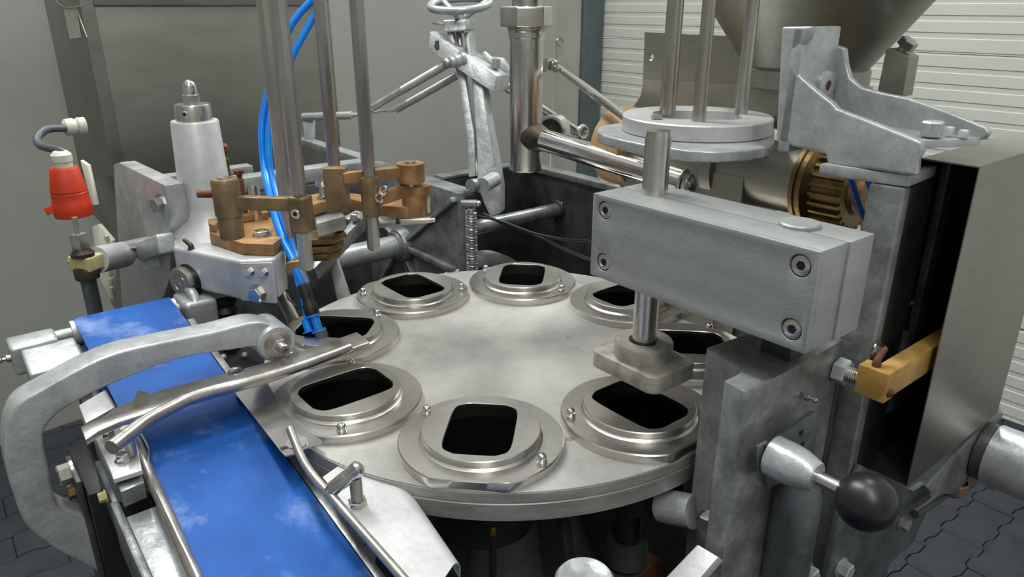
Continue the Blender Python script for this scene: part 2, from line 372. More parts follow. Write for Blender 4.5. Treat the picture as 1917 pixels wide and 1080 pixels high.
# ================================================================ PRESS: block, spindle, pad
t = thing('clamp_block', M(-.005, -.36, .196), 'long grey split block held by four socket screws above the turntable', 'clamp block')
Z0, Z1 = .196, .2945
scr = [(1131, 394, .0105), (1128, 491, .0105), (1497, 498, .0108), (1480, 617, .0108)]
hl = [[pa(x, y, -.0515)+(UB*cos(q)+UZ*sin(q))*r for q in [2*pi*i/28 for i in range(28)]] for x, y, r in scr]
fr = MB(); fr.holes([M(-.0515, -.2245, Z0), M(-.0515, -.2245, Z1), M(-.0515, -.5025, Z1), M(-.0515, -.5025, Z0)], hl, UA*.008)
fr.boxm(-.0438, -.0036, -.5025, -.2245, Z0, Z1); half = obj('front_half', fr, 'block', t, .0012, 2, 60)
bk = MB(); bk.boxm(-.0024, .0415, -.5045, -.2245, Z0, Z1); obj('rear_half', bk, 'block', t, .0015)
obj('shim', MB().boxm(-.0036, -.0024, -.498, -.229, Z0+.004, Z1-.004), 'void', t)
for x, y, r in scr: socket(pa(x, y, -.0515)+UA*.0012, -UA, r*.86, half)
cp = pz(1497, 423, Z1); obj('column_cap', MB().lathe([(.0195, -.001), (.0195, .003), (.018, .0045), (.0, .0045)], cp, UZ, 40, caps=False), 'block', t)
SP = M(.0005, -.2705, 0)
t = thing('press_plunger', SP+UZ*.066, 'steel spindle through the grey block with a floury square pad below', 'press')
obj('spindle', MB().lathe([(.0146, .094), (.0146, .356), (.0138, .360), (.0128, .3655), (.0, .3655)], SP, UZ, 48, caps=False), 'steel', t)
def rrect(cx, hx, hy, r, x, y, n=8):
    P = []
    for sx, sy, a0 in ((1, 1, 0), (-1, 1, pi/2), (-1, -1, pi), (1, -1, 3*pi/2)):
        for i in range(n+1):
            q = a0+pi/2*i/n; P.append(cx+x*(sx*(hx-r)+r*cos(q))+y*(sy*(hy-r)+r*sin(q)))
    return P
PC = SP+UZ*.070; ra = radians(0); ux = UA*cos(ra)+UB*sin(ra); uy = -UA*sin(ra)+UB*cos(ra)
obj('pad', MB().prism(rrect(PC, .040, .054, .014, ux, uy), UZ*.021), 'plunger', t, .0012)
obj('hub', MB().lathe([(.0195, .091), (.0355, .091), (.0355, .110), (.0342, .112), (.019, .112), (.019, .098)], SP, UZ, 56, caps=False), 'plunger', t, 0)
# ---------------------------------------------------------------- support post
t = thing('support_post', M(.02, -.42, FZ), 'worn silver post with notched top standing under the block right end', 'post')
ZP = .150
top = [pz(x, y, ZP) for x, y in ((1322, 650), (1384, 688), (1383, 698), (1355, 712), (1393, 733), (1482, 692))]
top += [M(.11, -.462, ZP), M(.11, -.34, ZP), pz(1430, 613, ZP)]
obj('column', MB().prism([p-UZ*(ZP-FZ) for p in top], UZ*(ZP-FZ)), 'paintd', t, .003)
obj('spacer_block', MB().boxm(.012, .038, -.455, -.42, ZP, Z0), 'dark', t, .001)
pl = [pb(x, y, -.486) for x, y in ((1437, 836), (1526, 771), (1534, 776), (1522, 880), (1436, 915))]
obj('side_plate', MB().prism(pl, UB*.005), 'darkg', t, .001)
obj('plate_tab', MB().prism([pb(x, y, -.482) for x, y in ((1420, 836), (1438, 826), (1438, 898), (1429, 906), (1421, 900))], UB*.003), 'paintd', t, .001)
for x, y in ((1500, 810), (1502, 832)):
    P = pb(x, y, -.4862); obj('hole', MB().lathe([(.0035, 0), (.0035, .0004), (.0, .0004)], P, -UB, 16), 'void', t)
nipple(pb(1508, 742, -.468), -UB+UA*.1, .0042, t)
bolt(pa(1326, 972, -.052), -UA-UB*.15, .0095, .012, t)
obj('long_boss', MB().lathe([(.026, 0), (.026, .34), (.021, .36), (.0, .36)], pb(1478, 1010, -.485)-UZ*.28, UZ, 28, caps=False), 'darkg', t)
t2 = thing('ball_lever', pb(1440, 852, -.488), 'black ball knob on a short silver lever sticking out of the post', 'lever')
p0 = pb(1447, 852, -.487); dd = -UB
L_ = (pb(1600, 925, -.60)-p0)
P1 = M(mc(p0)[0], -.522, mc(p0)[2]); P2 = M(mc(p0)[0], -.545, mc(p0)[2])
obj('boss', MB().lathe([(.0205, 0), (.0205, .020), (.0195, .030), (.0150, .045), (.0135, .047), (.0, .047)], p0, -UB, 36, caps=False), 'paint', t2)
obj('shaft', MB().cyl(p0-UB*.040, p0-UB*.078, .0072), 'steel', t2)
obj('ball_knob', MB().sph(p0-UB*.094, .0262, UB, 40, 24), 'ball', t2)
t = thing('angled_link', pb(1330, 1000, -.50), 'bright silver flat link angled away at the foot of the post', 'link')
q = [pa(x, y, -.082) for x, y in ((1325, 1005), (1365, 1028), (1310, 1110), (1255, 1100))]
q[2], q[3] = [pa(x, y, -.135) for x, y in ((1285, 1120), (1225, 1110))]
obj('link_bar', MB().prism([p-UA*.018 for p in q], (UA*.7+UZ*-.7)*.016), 'alu', t, .002)
q2 = [pa(x, y, -.082) for x, y in ((1325, 1006), (1330, 975), (1350, 965), (1362, 985), (1364, 1028))]
None and obj('link_eye', MB().prism([p-UA*.010 for p in q2], UA*.012), 'paintd', t, .002)
# second slide column right of the post, lower plate and bolts
t = thing('slide_column', M(.16, -.43, FZ), 'tall dark silver column behind the grey block, carrying the cast bracket', 'column')
obj('front_flange', MB().boxm(.125, .145, -.487, -.452, FZ, .3205), 'paintd', t, .003)
None and obj('rear_flange', MB().boxm(.125, .145, -.398, -.382, -.3, .305), 'paintd', t, .003)
None and obj('web', MB().boxm(.20, .212, -.48, -.385, FZ, .305), 'dark', t, .002)
obj('lower_body', MB().boxm(.112, .205, -.462, -.38, FZ, .118), 'dark', t, .003)
obj('rail', MB().boxm(.1455, .20, -.4865, -.455, FZ, .3195), 'void', t, .002)
bolt(pb(1563, 690, -.462), -UB, .0150, .016, t, 'paint', False, phase=.3)
obj('threaded_stud', MB().lathe([(.0085, 0)]+[(.0085+(.0009 if k % 2 else 0), .004+k*.0012) for k in range(14)]+[(.0085, .022)], pb(1575, 694, -.470), -UB, 24), 'steel', t)
bolt(pb(1640, 655, -.488), -UB, .0085, .009, t, 'steel')
t = thing('machine_leg', M(.26, -.47, FZ), 'dark rectangular machine leg behind the mounting plate, right of the black knob', 'leg')
obj('leg', MB().boxm(.215, .255, -.475, -.42, FZ, -.04), 'void', t, .003)
obj('foot_plate', MB().boxm(.20, .27, -.49, -.405, FZ, FZ+.012), 'dark', t, .002)
t = thing('mounting_plate', M(.10, -.49, -.3), 'dark flat plate with two hexagon bolts, below the black ball knob', 'plate')
q = [pb(x, y, -.4885) for x, y in ((1528, 1120), (1560, 960), (1602, 866), (1700, 914), (1722, 900), (1735, 930), (1700, 1010), (1655, 1050), (1640, 1120))]
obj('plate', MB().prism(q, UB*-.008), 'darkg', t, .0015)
bolt(pb(1688, 978, -.497), -UB, .0095, .011, t, 'paintd'); bolt(pb(1573, 1062, -.497), -UB, .011, .014, t, 'paint')
bolt(pb(1502, 1072, -.497), -UB, .013, .016, t, 'paint')
# ---------------------------------------------------------------- yellow arm
t = thing('yellow_arm', pb(1655, 740, -.524), 'worn yellow square arm with grease nipple reaching into the steel cover', 'arm')
yf = -.524; y1 = pb(1664, 702, yf); ya, yb, zy = mc(y1); yl = -.492; yh = .034
eb = obj('end_block', MB().boxm(ya, ya+.020, yb, yl, zy-yh, zy), 'yellow', t, .0012)
obj('arm_bar', MB().boxm(ya+.019, ya+.20, yb+.001, yb+.020, zy-yh+.001, zy-.002), 'yellow', t, .0012)
obj('pin', MB().sph(M(ya+.009, yb, zy-.024), .005, -UB, 14, 8), 'rust', eb)
g0 = M(ya+.010, (yb+yl)/2+.002, zy)
obj('grease_nipple', MB().tube([g0, g0+UZ*.007, g0+UZ*.012+UA*.006, g0+UZ*.016+UA*.015], .0048, 12, 5, r1=.0026), 'rust', eb)
# ---------------------------------------------------------------- sheet steel cover on the right
ca, cb, cbk = .185, -.532, -.474
zt = mc(onv(M(ca, cb, 0), 312))[2]; zb_ = mc(onv(M(ca, cb, 0), 912))[2]; ca1 = ca+.275
t = thing('sheet_cover', M(.3, -.5, zb_), 'tall brushed stainless box cover with an open black side, far right', 'cover')
T_ = .0016
obj('front_sheet', MB().boxm(ca, ca1, cb, cb+T_, zb_, zt), 'cover', t, .0004)
obj('top_sheet', MB().boxm(ca, ca1, cb+T_, cbk, zt-T_, zt), 'cover', t)
obj('bottom_sheet', MB().boxm(ca, ca1, cb+T_, cbk, zb_, zb_+T_), 'cover', t)
obj('end_sheet', MB().boxm(ca1-T_, ca1, cb+T_, cbk, zb_+T_, zt-T_), 'cover', t)
obj('back_sheet', MB().boxm(ca, ca1-T_, cbk-T_, cbk, zb_+T_, zt-T_), 'void', t)  # sheet coloured black for the shade inside the open cover
t = thing('guide_strip', M(.25, -.48, .1), 'dull steel strip standing inside the open sheet cover', 'strip')
obj('strip', MB().boxm(.235, .255, cbk-.012, cbk-.003, .12, zt-.005), 'dark', t, .001)
obj('pivot_arm', MB().prism([M(.21, cbk-.010, .14), M(.255, cbk-.010, .12), M(.25, cbk-.010, .02), M(.205, cbk-.010, .03)], UB*.007), 'dark', t, .001)
obj('pivot_ring', MB().torus(M(.215, cbk-.014, .105), -UB, .0085, .0035, 24, 8), 'polish', t)
# steel pipe leaving to the right
t = thing('drive_tube', M(.45, -.53, -.06), 'thick galvanised tube leaving the frame behind the steel cover', 'tube')
p0 = pd(1858, 850, 1.04); px_ = mc(p0)
obj('tube', MB().lathe([(.044, 0), (.044, .55)], p0, -UB, 40), 'paint', t)
obj('end_flange', MB().lathe([(.042, -.014), (.042, -.001)], p0, -UB, 40), 'dark', t)
fp = [pp(x, y, p0+UB*.016, UB) for x, y in ((1735, 912), (1862, 768), (1880, 775), (1862, 800), (1848, 900), (1800, 925), (1745, 925))]
obj('end_plate', MB().prism(fp, UB*.005), 'paintd', t, .001)
bolt(pp(1852, 905, p0, UB), -UB, .008, .010, t, 'paint')
obj('bent_lug', MB().prism([pp(x, y, p0+UB*.020, UB) for x, y in ((1850, 770), (1872, 762), (1878, 772), (1874, 785), (1858, 790))], UB*.01), 'paint', t, .001)
t = thing('rubber_foot', pd(1790, 895, 1.06), 'worn brass-coloured cap with two rubber lobes, hanging above the paving', 'foot')
p1 = pd(1786, 905, 1.06)
obj('cup', MB().lathe([(.0, -.018), (.012, -.017), (.018, -.010), (.019, .004), (.017, .006)], p1, UZ, 28, caps=False), 'bronzed', t)
for x, y in ((1776, 893), (1797, 889)): obj('lobe', MB().sph(pd(x, y, 1.06), .011, UZ, 18, 10), 'black', t)
obj('stay_rod', MB().cyl(pd(1780, 918, 1.07), pd(1712, 962, 1.0), .006), 'dark', t)
# ---------------------------------------------------------------- cast bracket
t = thing('cast_bracket', M(.16, -.42, .31), 'silver painted cast bracket with two swept side webs, on the column top', 'bracket')
A1, A2 = .128, .205
w1 = [(1463, 50), (1519, 49), (1513, 72), (1495, 92), (1484, 96), (1480, 112), (1490, 133), (1500, 146), (1530, 172), (1556, 192), (1566, 204), (1640, 232), (1724, 266), (1726, 283), (1717, 300), (1715, 330), (1548, 306), (1545, 289), (1452, 266)]
obj('near_web', MB().prism([pa(x, y, A1) for x, y in w1], UA*.011), 'paint', t, .0032, 3)
w2 = [(1561, 84), (1580, 90), (1583, 118), (1590, 146), (1612, 164), (1650, 174), (1702, 184), (1770, 208), (1845, 238), (1853, 250), (1842, 262), (1800, 266), (1700, 262), (1600, 240), (1558, 232)]
obj('far_web', MB().prism([pa(x, y, A2) for x, y in w2], UA*.010), 'paint', t, .003, 3)
bb = mc(pa(1500, 100, A1))[1]
z_hi = mc(pa(1463, 50, A1))[2]
obj('back_plate', MB().prism([M(A1, bb, .338), M(A2+.01, bb, .338), M(A2+.01, bb, z_hi-.032), M(A2, bb, z_hi-.030), M(A2, bb, z_hi), M(A1, bb, z_hi)], UB*.014), 'paint', t, .0025)
hp = pb(1543, 160, bb); ZW_ = mc(pa(1742, 258, .165))[2]
obj('boss_ring', MB().lathe([(.0165, 0), (.0165, .004), (.014, .0055), (.006, .0055), (.006, 0)], hp, -UB, 28, caps=False), 'paint', t)
obj('boss_hole', MB().lathe([(.0062, .0044), (.0, .0044)], hp, -UB, 20, caps=False), 'rust', t)
obj('floor_web', MB().prism([M(A1+.01, bb, ZW_-.008), M(A1+.01, -.487, ZW_-.008), M(A1+.05, -.51, ZW_-.008), M(A2+.002, -.520, ZW_-.008), M(A2+.002, bb, ZW_-.008)], UZ*.008), 'paint', t, .002)
obj('seat_flange', MB().prism([pz(1534, 306, .334), pz(1706, 328, .334), M(.21, -.482, .334), M(.21, -.395, .334)], UZ*-.013), 'paint', t, .003)
P = pa(1742, 258, .165); ZW = mc(P)[2]; bolt(P-UZ*.001, UZ, .0110, .018, t, 'paint', False, phase=.2)
for x, y in ((1803, 256), (1776, 250)): bolt(pa(x, y, .185)-UZ*.002, UZ, .0050, .009, t, 'alu', False)
# ---------------------------------------------------------------- lid guide disc with rods
GX = M(.1825, -.1815, 0); GT = .357
plate_px = [(1119, 240), (1122, 236), (1170, 228), (1300, 205), (1440, 205), (1450, 240), (1450, 262), (1440, 274), (1400, 281), (1340, 284), (1290, 282), (1255, 277), (1205, 270), (1165, 262), (1130, 253), (1119, 247)]
t = thing('guide_bracket', GX+UZ*.31, 'silver cast shelf plate carrying the flat round disc with rods', 'shelf plate')
obj('shelf', MB().prism([pz(x, y, .3365) for x, y in plate_px], UZ*-.0135), 'paint', t, .0025, 3)
obj('lug', MB().boxm(.13, .136, -.215, -.205, .315, .323), 'paintd', t, .001); obj('lug', MB().boxm(.14, .146, -.250, -.238, .315, .323), 'paintd', t, .001)
t = thing('rod_disc', GX+UZ*.3375, 'flat round silver disc with a mould-shaped opening and four upright rods', 'disc')
n = 96; th0 = math.atan2((GX-TC).y, (GX-TC).x); g = (GX-TC).normalized(); gp = UZ.cross(g)
cir = lambda fn, z, s=1.: [GX+UZ*z+(g*cos(2*pi*i/n)+gp*sin(2*pi*i/n))*fn(2*pi*i/n)*s for i in range(n)]
dm = MB(); dm.loft([cir(k_(.0985), .3375), cir(k_(.0985), .3555), cir(k_(.0970), .357), cir(open_r, .357), cir(open_r, .3375)], loop=True); obj('disc', dm, 'alu', t)
for x, y, r in ((1240, 208, .0042), (1252, 217, .0085), (1308, 227, .0083), (1387, 213, .0083)):
    p = pz(x, y, GT); obj('rod', MB().lathe([(r, -.001), (r, .40)], p, UZ, 24), 'rod', t)
bolt(pz(1229, 223, GT), UZ, .0075, .006, t, 'rod', False)
# ---------------------------------------------------------------- pump barrel, gear, tan disc
BA, BZ = .33, .262
t = thing('pump_barrel', M(BA, -.1, .2), 'stainless horizontal pump barrel lying behind the round disc and block', 'pump barrel')
obj('barrel', MB().lathe([(.052, 0), (.052, .10), (.049, .102), (.049, .34)], M(BA, .06, BZ), -UB, 48), 'sheet', t)
obj('saddle', MB().boxm(BA-.05, BA+.05, -.20, .04, .12, BZ), 'sheet', t, .002)
None and obj('dished_cover', MB().lathe([(.050, 0), (.050, .012), (.040, .024), (.020, .036), (.0, .040)], M(BA-.045, -.085, BZ+.005), -UA, 40, caps=False), 'steel', t)
obj('stand', MB().boxm(BA-.03, BA+.03, -.16, -.04, FZ, BZ-.045), 'sheet', t, .003)
obj('clamp_ring', MB().lathe([(.05, -.012), (.058, -.010), (.058, .010), (.05, .012)], M(BA, -.135, BZ), -UB, 40, caps=False), 'sheet', t)
t = thing('tan_end_disc', M(BA, .09, BZ-.06), 'tan painted round end disc behind the silver shelf plate tip', 'disc')
dc = pb(1158, 271, .09)
obj('disc', MB().lathe([(.045, -.016), (.058, -.012), (.0665, -.002), (.0675, .01), (.0675, .060), (.0, .060)], dc, -UB, 56, caps=True), 'tan', t)
t = thing('drive_gear', M(BA, -.31, BZ), 'brass gear wheel with collar on the right end of the pump barrel', 'gear')
g0 = M(BA, -.275, BZ)
obj('collar', MB().lathe([(.055, 0), (.0625, .003), (.0625, .009), (.058, .011), (.0625, .013), (.0625, .020), (.050, .026), (.047, .030)], g0, -UB, 56), 'brass', t)
def teeth(q): 
    return 1 if (q*26/(2*pi)) % 1 < .46 else .91
gm = MB(); x_, y_, z__ = basis(-UB); R = []
for h in (.028, .072):
    L0 = []
    for i in range(26):
        for fr_, rr in ((0, .049), (.10, .0555), (.36, .0555), (.50, .049)):
            q = 2*pi*(i+fr_)/26; L0.append(g0-UB*h+(x_*cos(q)+y_*sin(q))*rr)
    R.append(L0)
gm.loft(R); obj('toothed_wheel', gm, 'brass', t)
obj('hub', MB().lathe([(.034, 0), (.034, .001), (.031, .0015), (.031, .004), (.022, .0045), (.022, .012), (.0, .013)], g0-UB*.072, -UB, 40), 'bronze', t)
t = thing('blue_strap', M(.24, -.43, .2), 'dark blue strap slanting behind the bracket column, the nearer of two', 'strap', 'dark blue straps')
for k, (q0, q1, q2) in enumerate((((1592, 330), (1612, 395), (1635, 438)), ((1624, 335), (1637, 372), (1648, 400)))):
    if k: t = thing('blue_strap', M(.26, -.44, .2), 'dark blue strap end behind the bracket column, the further right of two', 'strap', 'dark blue straps')
    P = [pa(x, y, .235+.02*k) for x, y in (q0, q1, q2)]
    obj('band', MB().tube([P[0]+(P[0]-P[1])*.4]+P+[P[2]+(P[2]-P[1])*3.0], .0040, 8), 'strap', t)
t = thing('coupling_guard', M(.45, -.34, .12), 'tan cast housing wall behind the brass gear and blue straps', 'housing')
obj('wall', MB().prism([pb(x, y, -.30) for x, y in ((1560, 335), (1660, 335), (1660, 520), (1560, 520))], UB*-.0), 'tan', t) if False else obj('wall', MB().boxm(.385, .46, -.345, -.33, FZ, .30), 'tan', t, .002)
obj('white_cap', MB().sph(pa(1638, 385, .30), .012, -UA, 16, 8), 'white', t)
# ---------------------------------------------------------------- hopper with back plate and clamp
HA = .46
t = thing('hopper', pa(1505, 125, HA), 'conical stainless hopper standing at the top behind the bracket', 'hopper')
hc = pa(1508, 128, HA); s_ = (hc-CAM).length
rb = .088; slope = .72
hh = .30
obj('cone', MB().lathe([(rb, 0), (rb+.004, .004), (rb+.004+slope*hh, hh), (rb+slope*hh, hh), (rb-.002, .004)], hc, UZ, 72, caps=False), 'sheet', t)
obj('neck', MB().lathe([(rb+.006, -.025), (rb+.006, .0), (rb+.002, .003)], hc, UZ, 56, caps=True), 'sheet', t)
obj('neck_block', MB().box(hc-UZ*.055, UA, UB, UZ, .15, .15, .06), 'sheet', t, .003)
None and obj('support_body', MB().box(hc-UZ*.16-UA*.03, UA, UB, UZ, .10, .16, .16), 'sheet', t, .003)
t = thing('saddle_plate', pa(1330, 200, .40), 'upright stainless back plate with two round holes behind the rods', 'plate')
P4 = [pa(x, y, .40) for x, y in ((1207, 60), (1470, 73), (1462, 240), (1200, 240))]
hls = [[pa(x, y, .40)+(UB*cos(q)+UZ*sin(q))*.0062 for q in [2*pi*i/20 for i in range(20)]] for x, y in ((1219, 107), (1442, 126))]
obj('plate', MB().holes(P4, hls, UA*.006), 'sheet', t)
fl2 = [pa(1200, 180, .40), pa(1206, 150, .40), pa(1460, 165, .40), pa(1460, 240, .40), pa(1180, 235, .40), pa(1183, 205, .40)]
obj('flared_foot', MB().prism([p-UA*.002 for p in fl2], UA*.003), 'sheet', t, .001)
t = thing('hopper_clamp', pa(1660, 160, .40), 'leaning steel clamp bar with a hexagon bolt, right of the hopper', 'clamp')
q = [pa(x, y, .42) for x, y in ((1658, 92), (1664, 90), (1683, 96), (1703, 106), (1690, 182), (1642, 170))]
obj('bar', MB().prism(q, UA*.03), 'sheet', t, .0025)
bp_ = pa(1680, 104, .43); bd = (pa(1697, 84, .43)-bp_).normalized()
obj('screw', MB().cyl(bp_-bd*.01, bp_+bd*.018, .006), 'rod', t); obj('screw_head', MB().hexa(bp_+bd*.014, bd, .0125, .011), 'rod', t)
# ---------------------------------------------------------------- vertical stainless tube with branch
BA_ = .33
t = thing('standpipe', pd(985, 325, 1.40), 'upright stainless pipe with a big hexagon nut and a welded branch pipe', 'pipe')
s0 = pd(984, 318, 1.40); sz = lambda y: mc(onv(s0, y))[2]-mc(s0)[2]
obj('pipe', MB().lathe([(.0285, 0), (.0303, .003), (.0303, sz(72)), (.0325, sz(70)), (.0325, sz(60))]+[(.0355 if k % 2 else .0335, sz(60)+(sz(46)-sz(60))*k/6) for k in range(7)], s0, UZ, 44), 'steel', t)
obj('hexagon_nut', MB().lathe([(.044, sz(50)), (.047, sz(48)), (.047, sz(14)), (.044, sz(11))], s0, UZ, 6, phase=.5), 'steel', t, .002)
obj('upper_pipe', MB().lathe([(.0265, sz(12)), (.0265, sz(12)+.3)], s0, UZ, 40), 'steel', t)
e1 = pa(1286, 343, BA_-.046); e0 = s0+UZ*sz(252)+Vector((0, 0, 0))
dv = (e1-e0).normalized()
obj('weld_dome', MB().sph(e1, .0215, dv, 24, 14), 'steel', t)
obj('branch_pipe', MB().tube([e0+dv*.02, e1+dv*.01], .0200, 28, 1), 'polish', t)
obj('weld_collar', MB().torus(e1-dv*.002, dv, .0195, .005, 32, 10), 'steel', t)
obj('weld_saddle', MB().lathe([(.028, .014), (.027, .028), (.021, .046), (.0190, .054)], e0, dv, 28), 'grime', t)
t = thing('ring_coupling', pd(1038, 245, 1.70), 'dark open ring coupling just behind the welded branch pipe', 'coupling')
r0 = pd(1036, 244, 1.47); ax = (pd(1010, 250, 1.4)-pd(1060, 235, 1.52)).normalized()
obj('outer_ring', MB().lathe([(.027, -.016), (.031, -.014), (.031, .014), (.027, .016), (.024, .016), (.024, -.016)], r0, ax, 36, caps=False), 'steel', t)
obj('inner_face', MB().lathe([(.024, .0), (.0, .0)], r0, ax, 30, caps=False), 'dark', t)
t = thing('tie_rod', pd(1100, 165, 1.6), 'thin polished tie rod from the small clevis down to the round disc', 'rod')
c0 = pd(1050, 135, 1.42); c1 = pd(1172, 220, 1.16); c0a = pd(1044, 126, 1.42)
obj('rod', MB().cyl(c0a, c1, .0075), 'polish', t)
obj('clevis', MB().box(pd(1037, 122, 1.415), (c1-c0).normalized(), UB, UZ, .028, .010, .022), 'steel', t, .002)
obj('clevis_base', MB().box(pd(1022, 121, 1.42), UA, UB, UZ, .012, .02, .026), 'steel', t, .001)
obj('pin', MB().torus(pd(1038, 121, 1.402), -UB, .005, .0018, 20, 8), 'steel', t)
t = thing('lower_stay', pd(1075, 240, 1.75), 'bright steel stay with eye ends behind the branch pipe', 'rod')
obj('rod', MB().cyl(pd(940, 158, 1.76), pd(1080, 246, 1.8), .011), 'polish', t); obj('eye', MB().torus(pd(1090, 248, 1.8), -UB, .014, .006, 24, 8), 'steel', t)
# ================================================================ CONVEYOR
bz = lambda b_: .165*b_-.010
AL, AR = -.514, -.376
t = thing('belt_conveyor', M(-.445, -.1, -.15), 'conveyor with a blue belt running past the turntable to the lower left edge', 'conveyor')
NB = 40; top = [(.395-(1.10)*i/NB) for i in range(NB+1)]
prof = [(b_, bz(b_)) for b_ in top]
rc = (.395, bz(.395)-.021); bot = []
pf = [(-.705, bz(-.705)-.042)]+[(.395, bz(.395)-.042)]
arc = [(rc[0]+.021*cos(q), rc[1]+.021*sin(q)) for q in [pi*.42-i*pi*.92/14 for i in range(15)]]
outl = [(-.705, bz(-.705))]+prof[::-1][1:-1]+arc+[(.39, bz(.39)-.042)]+[(-.705, bz(-.705)-.042)]
th_ = .0022
def offs(P, d):
    o = []
    for i, p in enumerate(P):
        q0 = P[max(0, i-1)]; q1 = P[min(len(P)-1, i+1)]; v = Vector((q1[0]-q0[0], q1[1]-q0[1])).normalized(); o.append((p[0]+v.y*d, p[1]-v.x*d))
    return o
inn = offs(outl, th_)
L0 = outl+inn[::-1]
obj('belt', MB().loft([[M(AL, x, z) for x, z in L0], [M(AR, x, z) for x, z in L0]]), 'blue', t)
obj('bed', MB().prism([M(AL+.004, -.705, bz(-.705)-.028), M(AL+.004, .385, bz(.385)-.030), M(AL+.004, .385, bz(.385)-.004), M(AL+.004, -.705, bz(-.705)-.004)], UA*.130), 'dark', t)
obj('end_roller', MB().cyl(M(AL-.006, *rc), M(AR+.006, *rc), .0185), 'alu', t)
obj('roller_shaft', MB().cyl(M(AL-.06, *rc), M(AR+.05, *rc), .009), 'paint', t)
rl = lambda a0, a1, d0, d1, b0=-.705, b1=.33: MB().prism([M(a0, b0, bz(b0)+d0), M(a1, b0, bz(b0)+d0), M(a1, b0, bz(b0)+d1), M(a0, b0, bz(b0)+d1)], M(0, b1, bz(b1))-M(0, b0, bz(b0)))
obj('side_rail', rl(-.553, -.521, -.022, -.010, b1=-.03), 'paint', t, .002, label='bright silver side rail')
obj('side_rail', rl(-.520, -.5155, -.035, .001, b1=-.0), 'steel', t, .0006)
obj('side_web', rl(-.562, -.553, -.075, -.010, b1=-.0), 'paintd', t, .002)
obj('side_web', rl(-.372, -.362, -.06, -.006), 'paintd', t, .002)
obj('side_web', rl(-.560, -.52, -.07, -.012, .0, .08), 'darkg', t, .003)
obj('under_frame', rl(-.54, -.38, -.16, -.05, b1=.30), 'void', t)
# far end bearing blocks
e = M(AL-.045, *rc)
obj('bearing_block', MB().prism([M(-.602, .355, rc[1]-.03), M(-.602, .405, rc[1]-.03), M(-.602, .405, rc[1]+.012), M(-.602, .385, rc[1]+.017), M(-.602, .355, rc[1]+.012)], UA*.060), 'paint', t, .005, 3)
obj('bearing_block', MB().prism([M(-.59, .29, rc[1]-.035), M(-.59, .36, rc[1]-.035), M(-.59, .36, rc[1]+.008), M(-.59, .29, rc[1]-.004)], UA*.068), 'paint', t, .004, 3)
nipple(M(-.602, .375, rc[1]-.008), -UA, .0055, t, 'rod')
q = [pz(x, y, .004) for x, y in ((147, 758), (198, 728), (219, 760), (160, 792))]
obj('side_cap', MB().prism([p-UZ*.03 for p in q], UZ*.03), 'alu', t, .002)
obj('bearing_block', MB().boxm(-.366, -.315, .355, .425, rc[1]-.035, rc[1]+.018), 'paint', t, .008, 3)
obj('bearing_ring', MB().torus(M(-.345, .39, rc[1]), UA, .027, .008, 32, 10), 'paint', t)
t = thing('conveyor_stand', M(-.6, .1, -.95), 'black conveyor stand with a brass pipe union, behind the big C-shaped arm', 'stand')
q = [(-.575, .20), (-.575, .07), (-.53, .07), (-.53, .20)]
obj('leg', MB().prism([M(a, b_, FZ) for a, b_ in q], UZ*(.905)), 'void', t, .003)
obj('panel', MB().boxm(-.582, -.576, .09, .16, -.40, -.035), 'dark', t, .001)
P = pb(150, 838, .10)
bolt(M(-.578, .135, -.045), -UA, .013, .018, t, 'steel'); bolt(M(-.578, .135, -.072), -UA, .009, .012, t, 'brass')
t = thing('rail_clamp', pz(220, 850, .014), 'silver clamp plate with two bolts beside the blue belt, lower left', 'clamp plate')
q = [pz(x, y, .015) for x, y in ((175, 812), (184, 806), (246, 792), (258, 838), (266, 880), (212, 897), (206, 880))]
obj('plate', MB().prism([p-UZ*.006 for p in q], UZ*.006), 'alu', t, .0012)
q = [pz(x, y, .008) for x, y in ((178, 815), (264, 884), (212, 899))]
obj('spacer', MB().prism([p-UZ*.03 for p in [pz(x, y, .008) for x, y in ((172, 815), (246, 796), (268, 884), (212, 900))]], UZ*.029), 'paintd', t, .002)
for x, y in ((205, 820), (231, 863)): bolt(pz(x, y, .015), UZ, .0072, .010, t, 'polish', phase=.4)
obj('filler_block', MB().prism([pz(x, y, .005)-UZ*.02 for x, y in ((219, 905), (266, 888), (270, 903), (226, 921))], UZ*.02), 'paintd', t, .001)
bolt(pz(199, 928, -.02), -UA, .006, .008, t, 'label')
# scraper bar
t = thing('scraper_bar', pz(400, 715, .03), 'flat steel bar lying across the blue belt and two mould rings', 'bar')
ZS = .050
up_ = [(151, 799), (190, 782), (215, 763), (300, 730), (400, 704), (500, 678), (600, 645), (668, 621)]
lo_ = [(160, 822), (185, 805), (222, 789), (305, 762), (400, 736), (500, 708), (610, 668), (692, 640)]
R = []
for (x0, y0), (x1, y1) in zip(up_, lo_):
    p, q = pz(x0, y0, ZS), pz(x1, y1, ZS); R.append([p, p*.15+q*.85+UZ*.0004, q-UZ*.001, q-UZ*.008, p-UZ*.008])
obj('bar', MB().loft(R), 'rod', t, .001)
sp_ = [pz(x, y, ZS+.0012) for x, y in ((183, 802), (190, 798), (252, 778), (256, 783), (184, 807))]
None and obj('slot', MB().prism(sp_, UZ*.0006), 'void', t)
obj('countersunk_screw', MB().lathe([(.0105, 0), (.0105, .0012), (.008, .0012), (.007, .0003), (.0, .0003)], pz(441, 695, ZS), UZ, 24, caps=False), 'polish', t)
t = thing('curved_rail', pz(440, 720, .06), 'thick bent polished rod lying along the front of the scraper bar', 'rail')
rp = [pz(x, y, .060-.0*i) for i, (x, y) in enumerate(((209, 838), (238, 815), (272, 789), (312, 767), (355, 746), (405, 730), (470, 714), (530, 696), (590, 675), (630, 660), (655, 650)))]
obj('rod', MB().tube(rp, .0083, 24, 6, r1=.0062), 'rod', t)
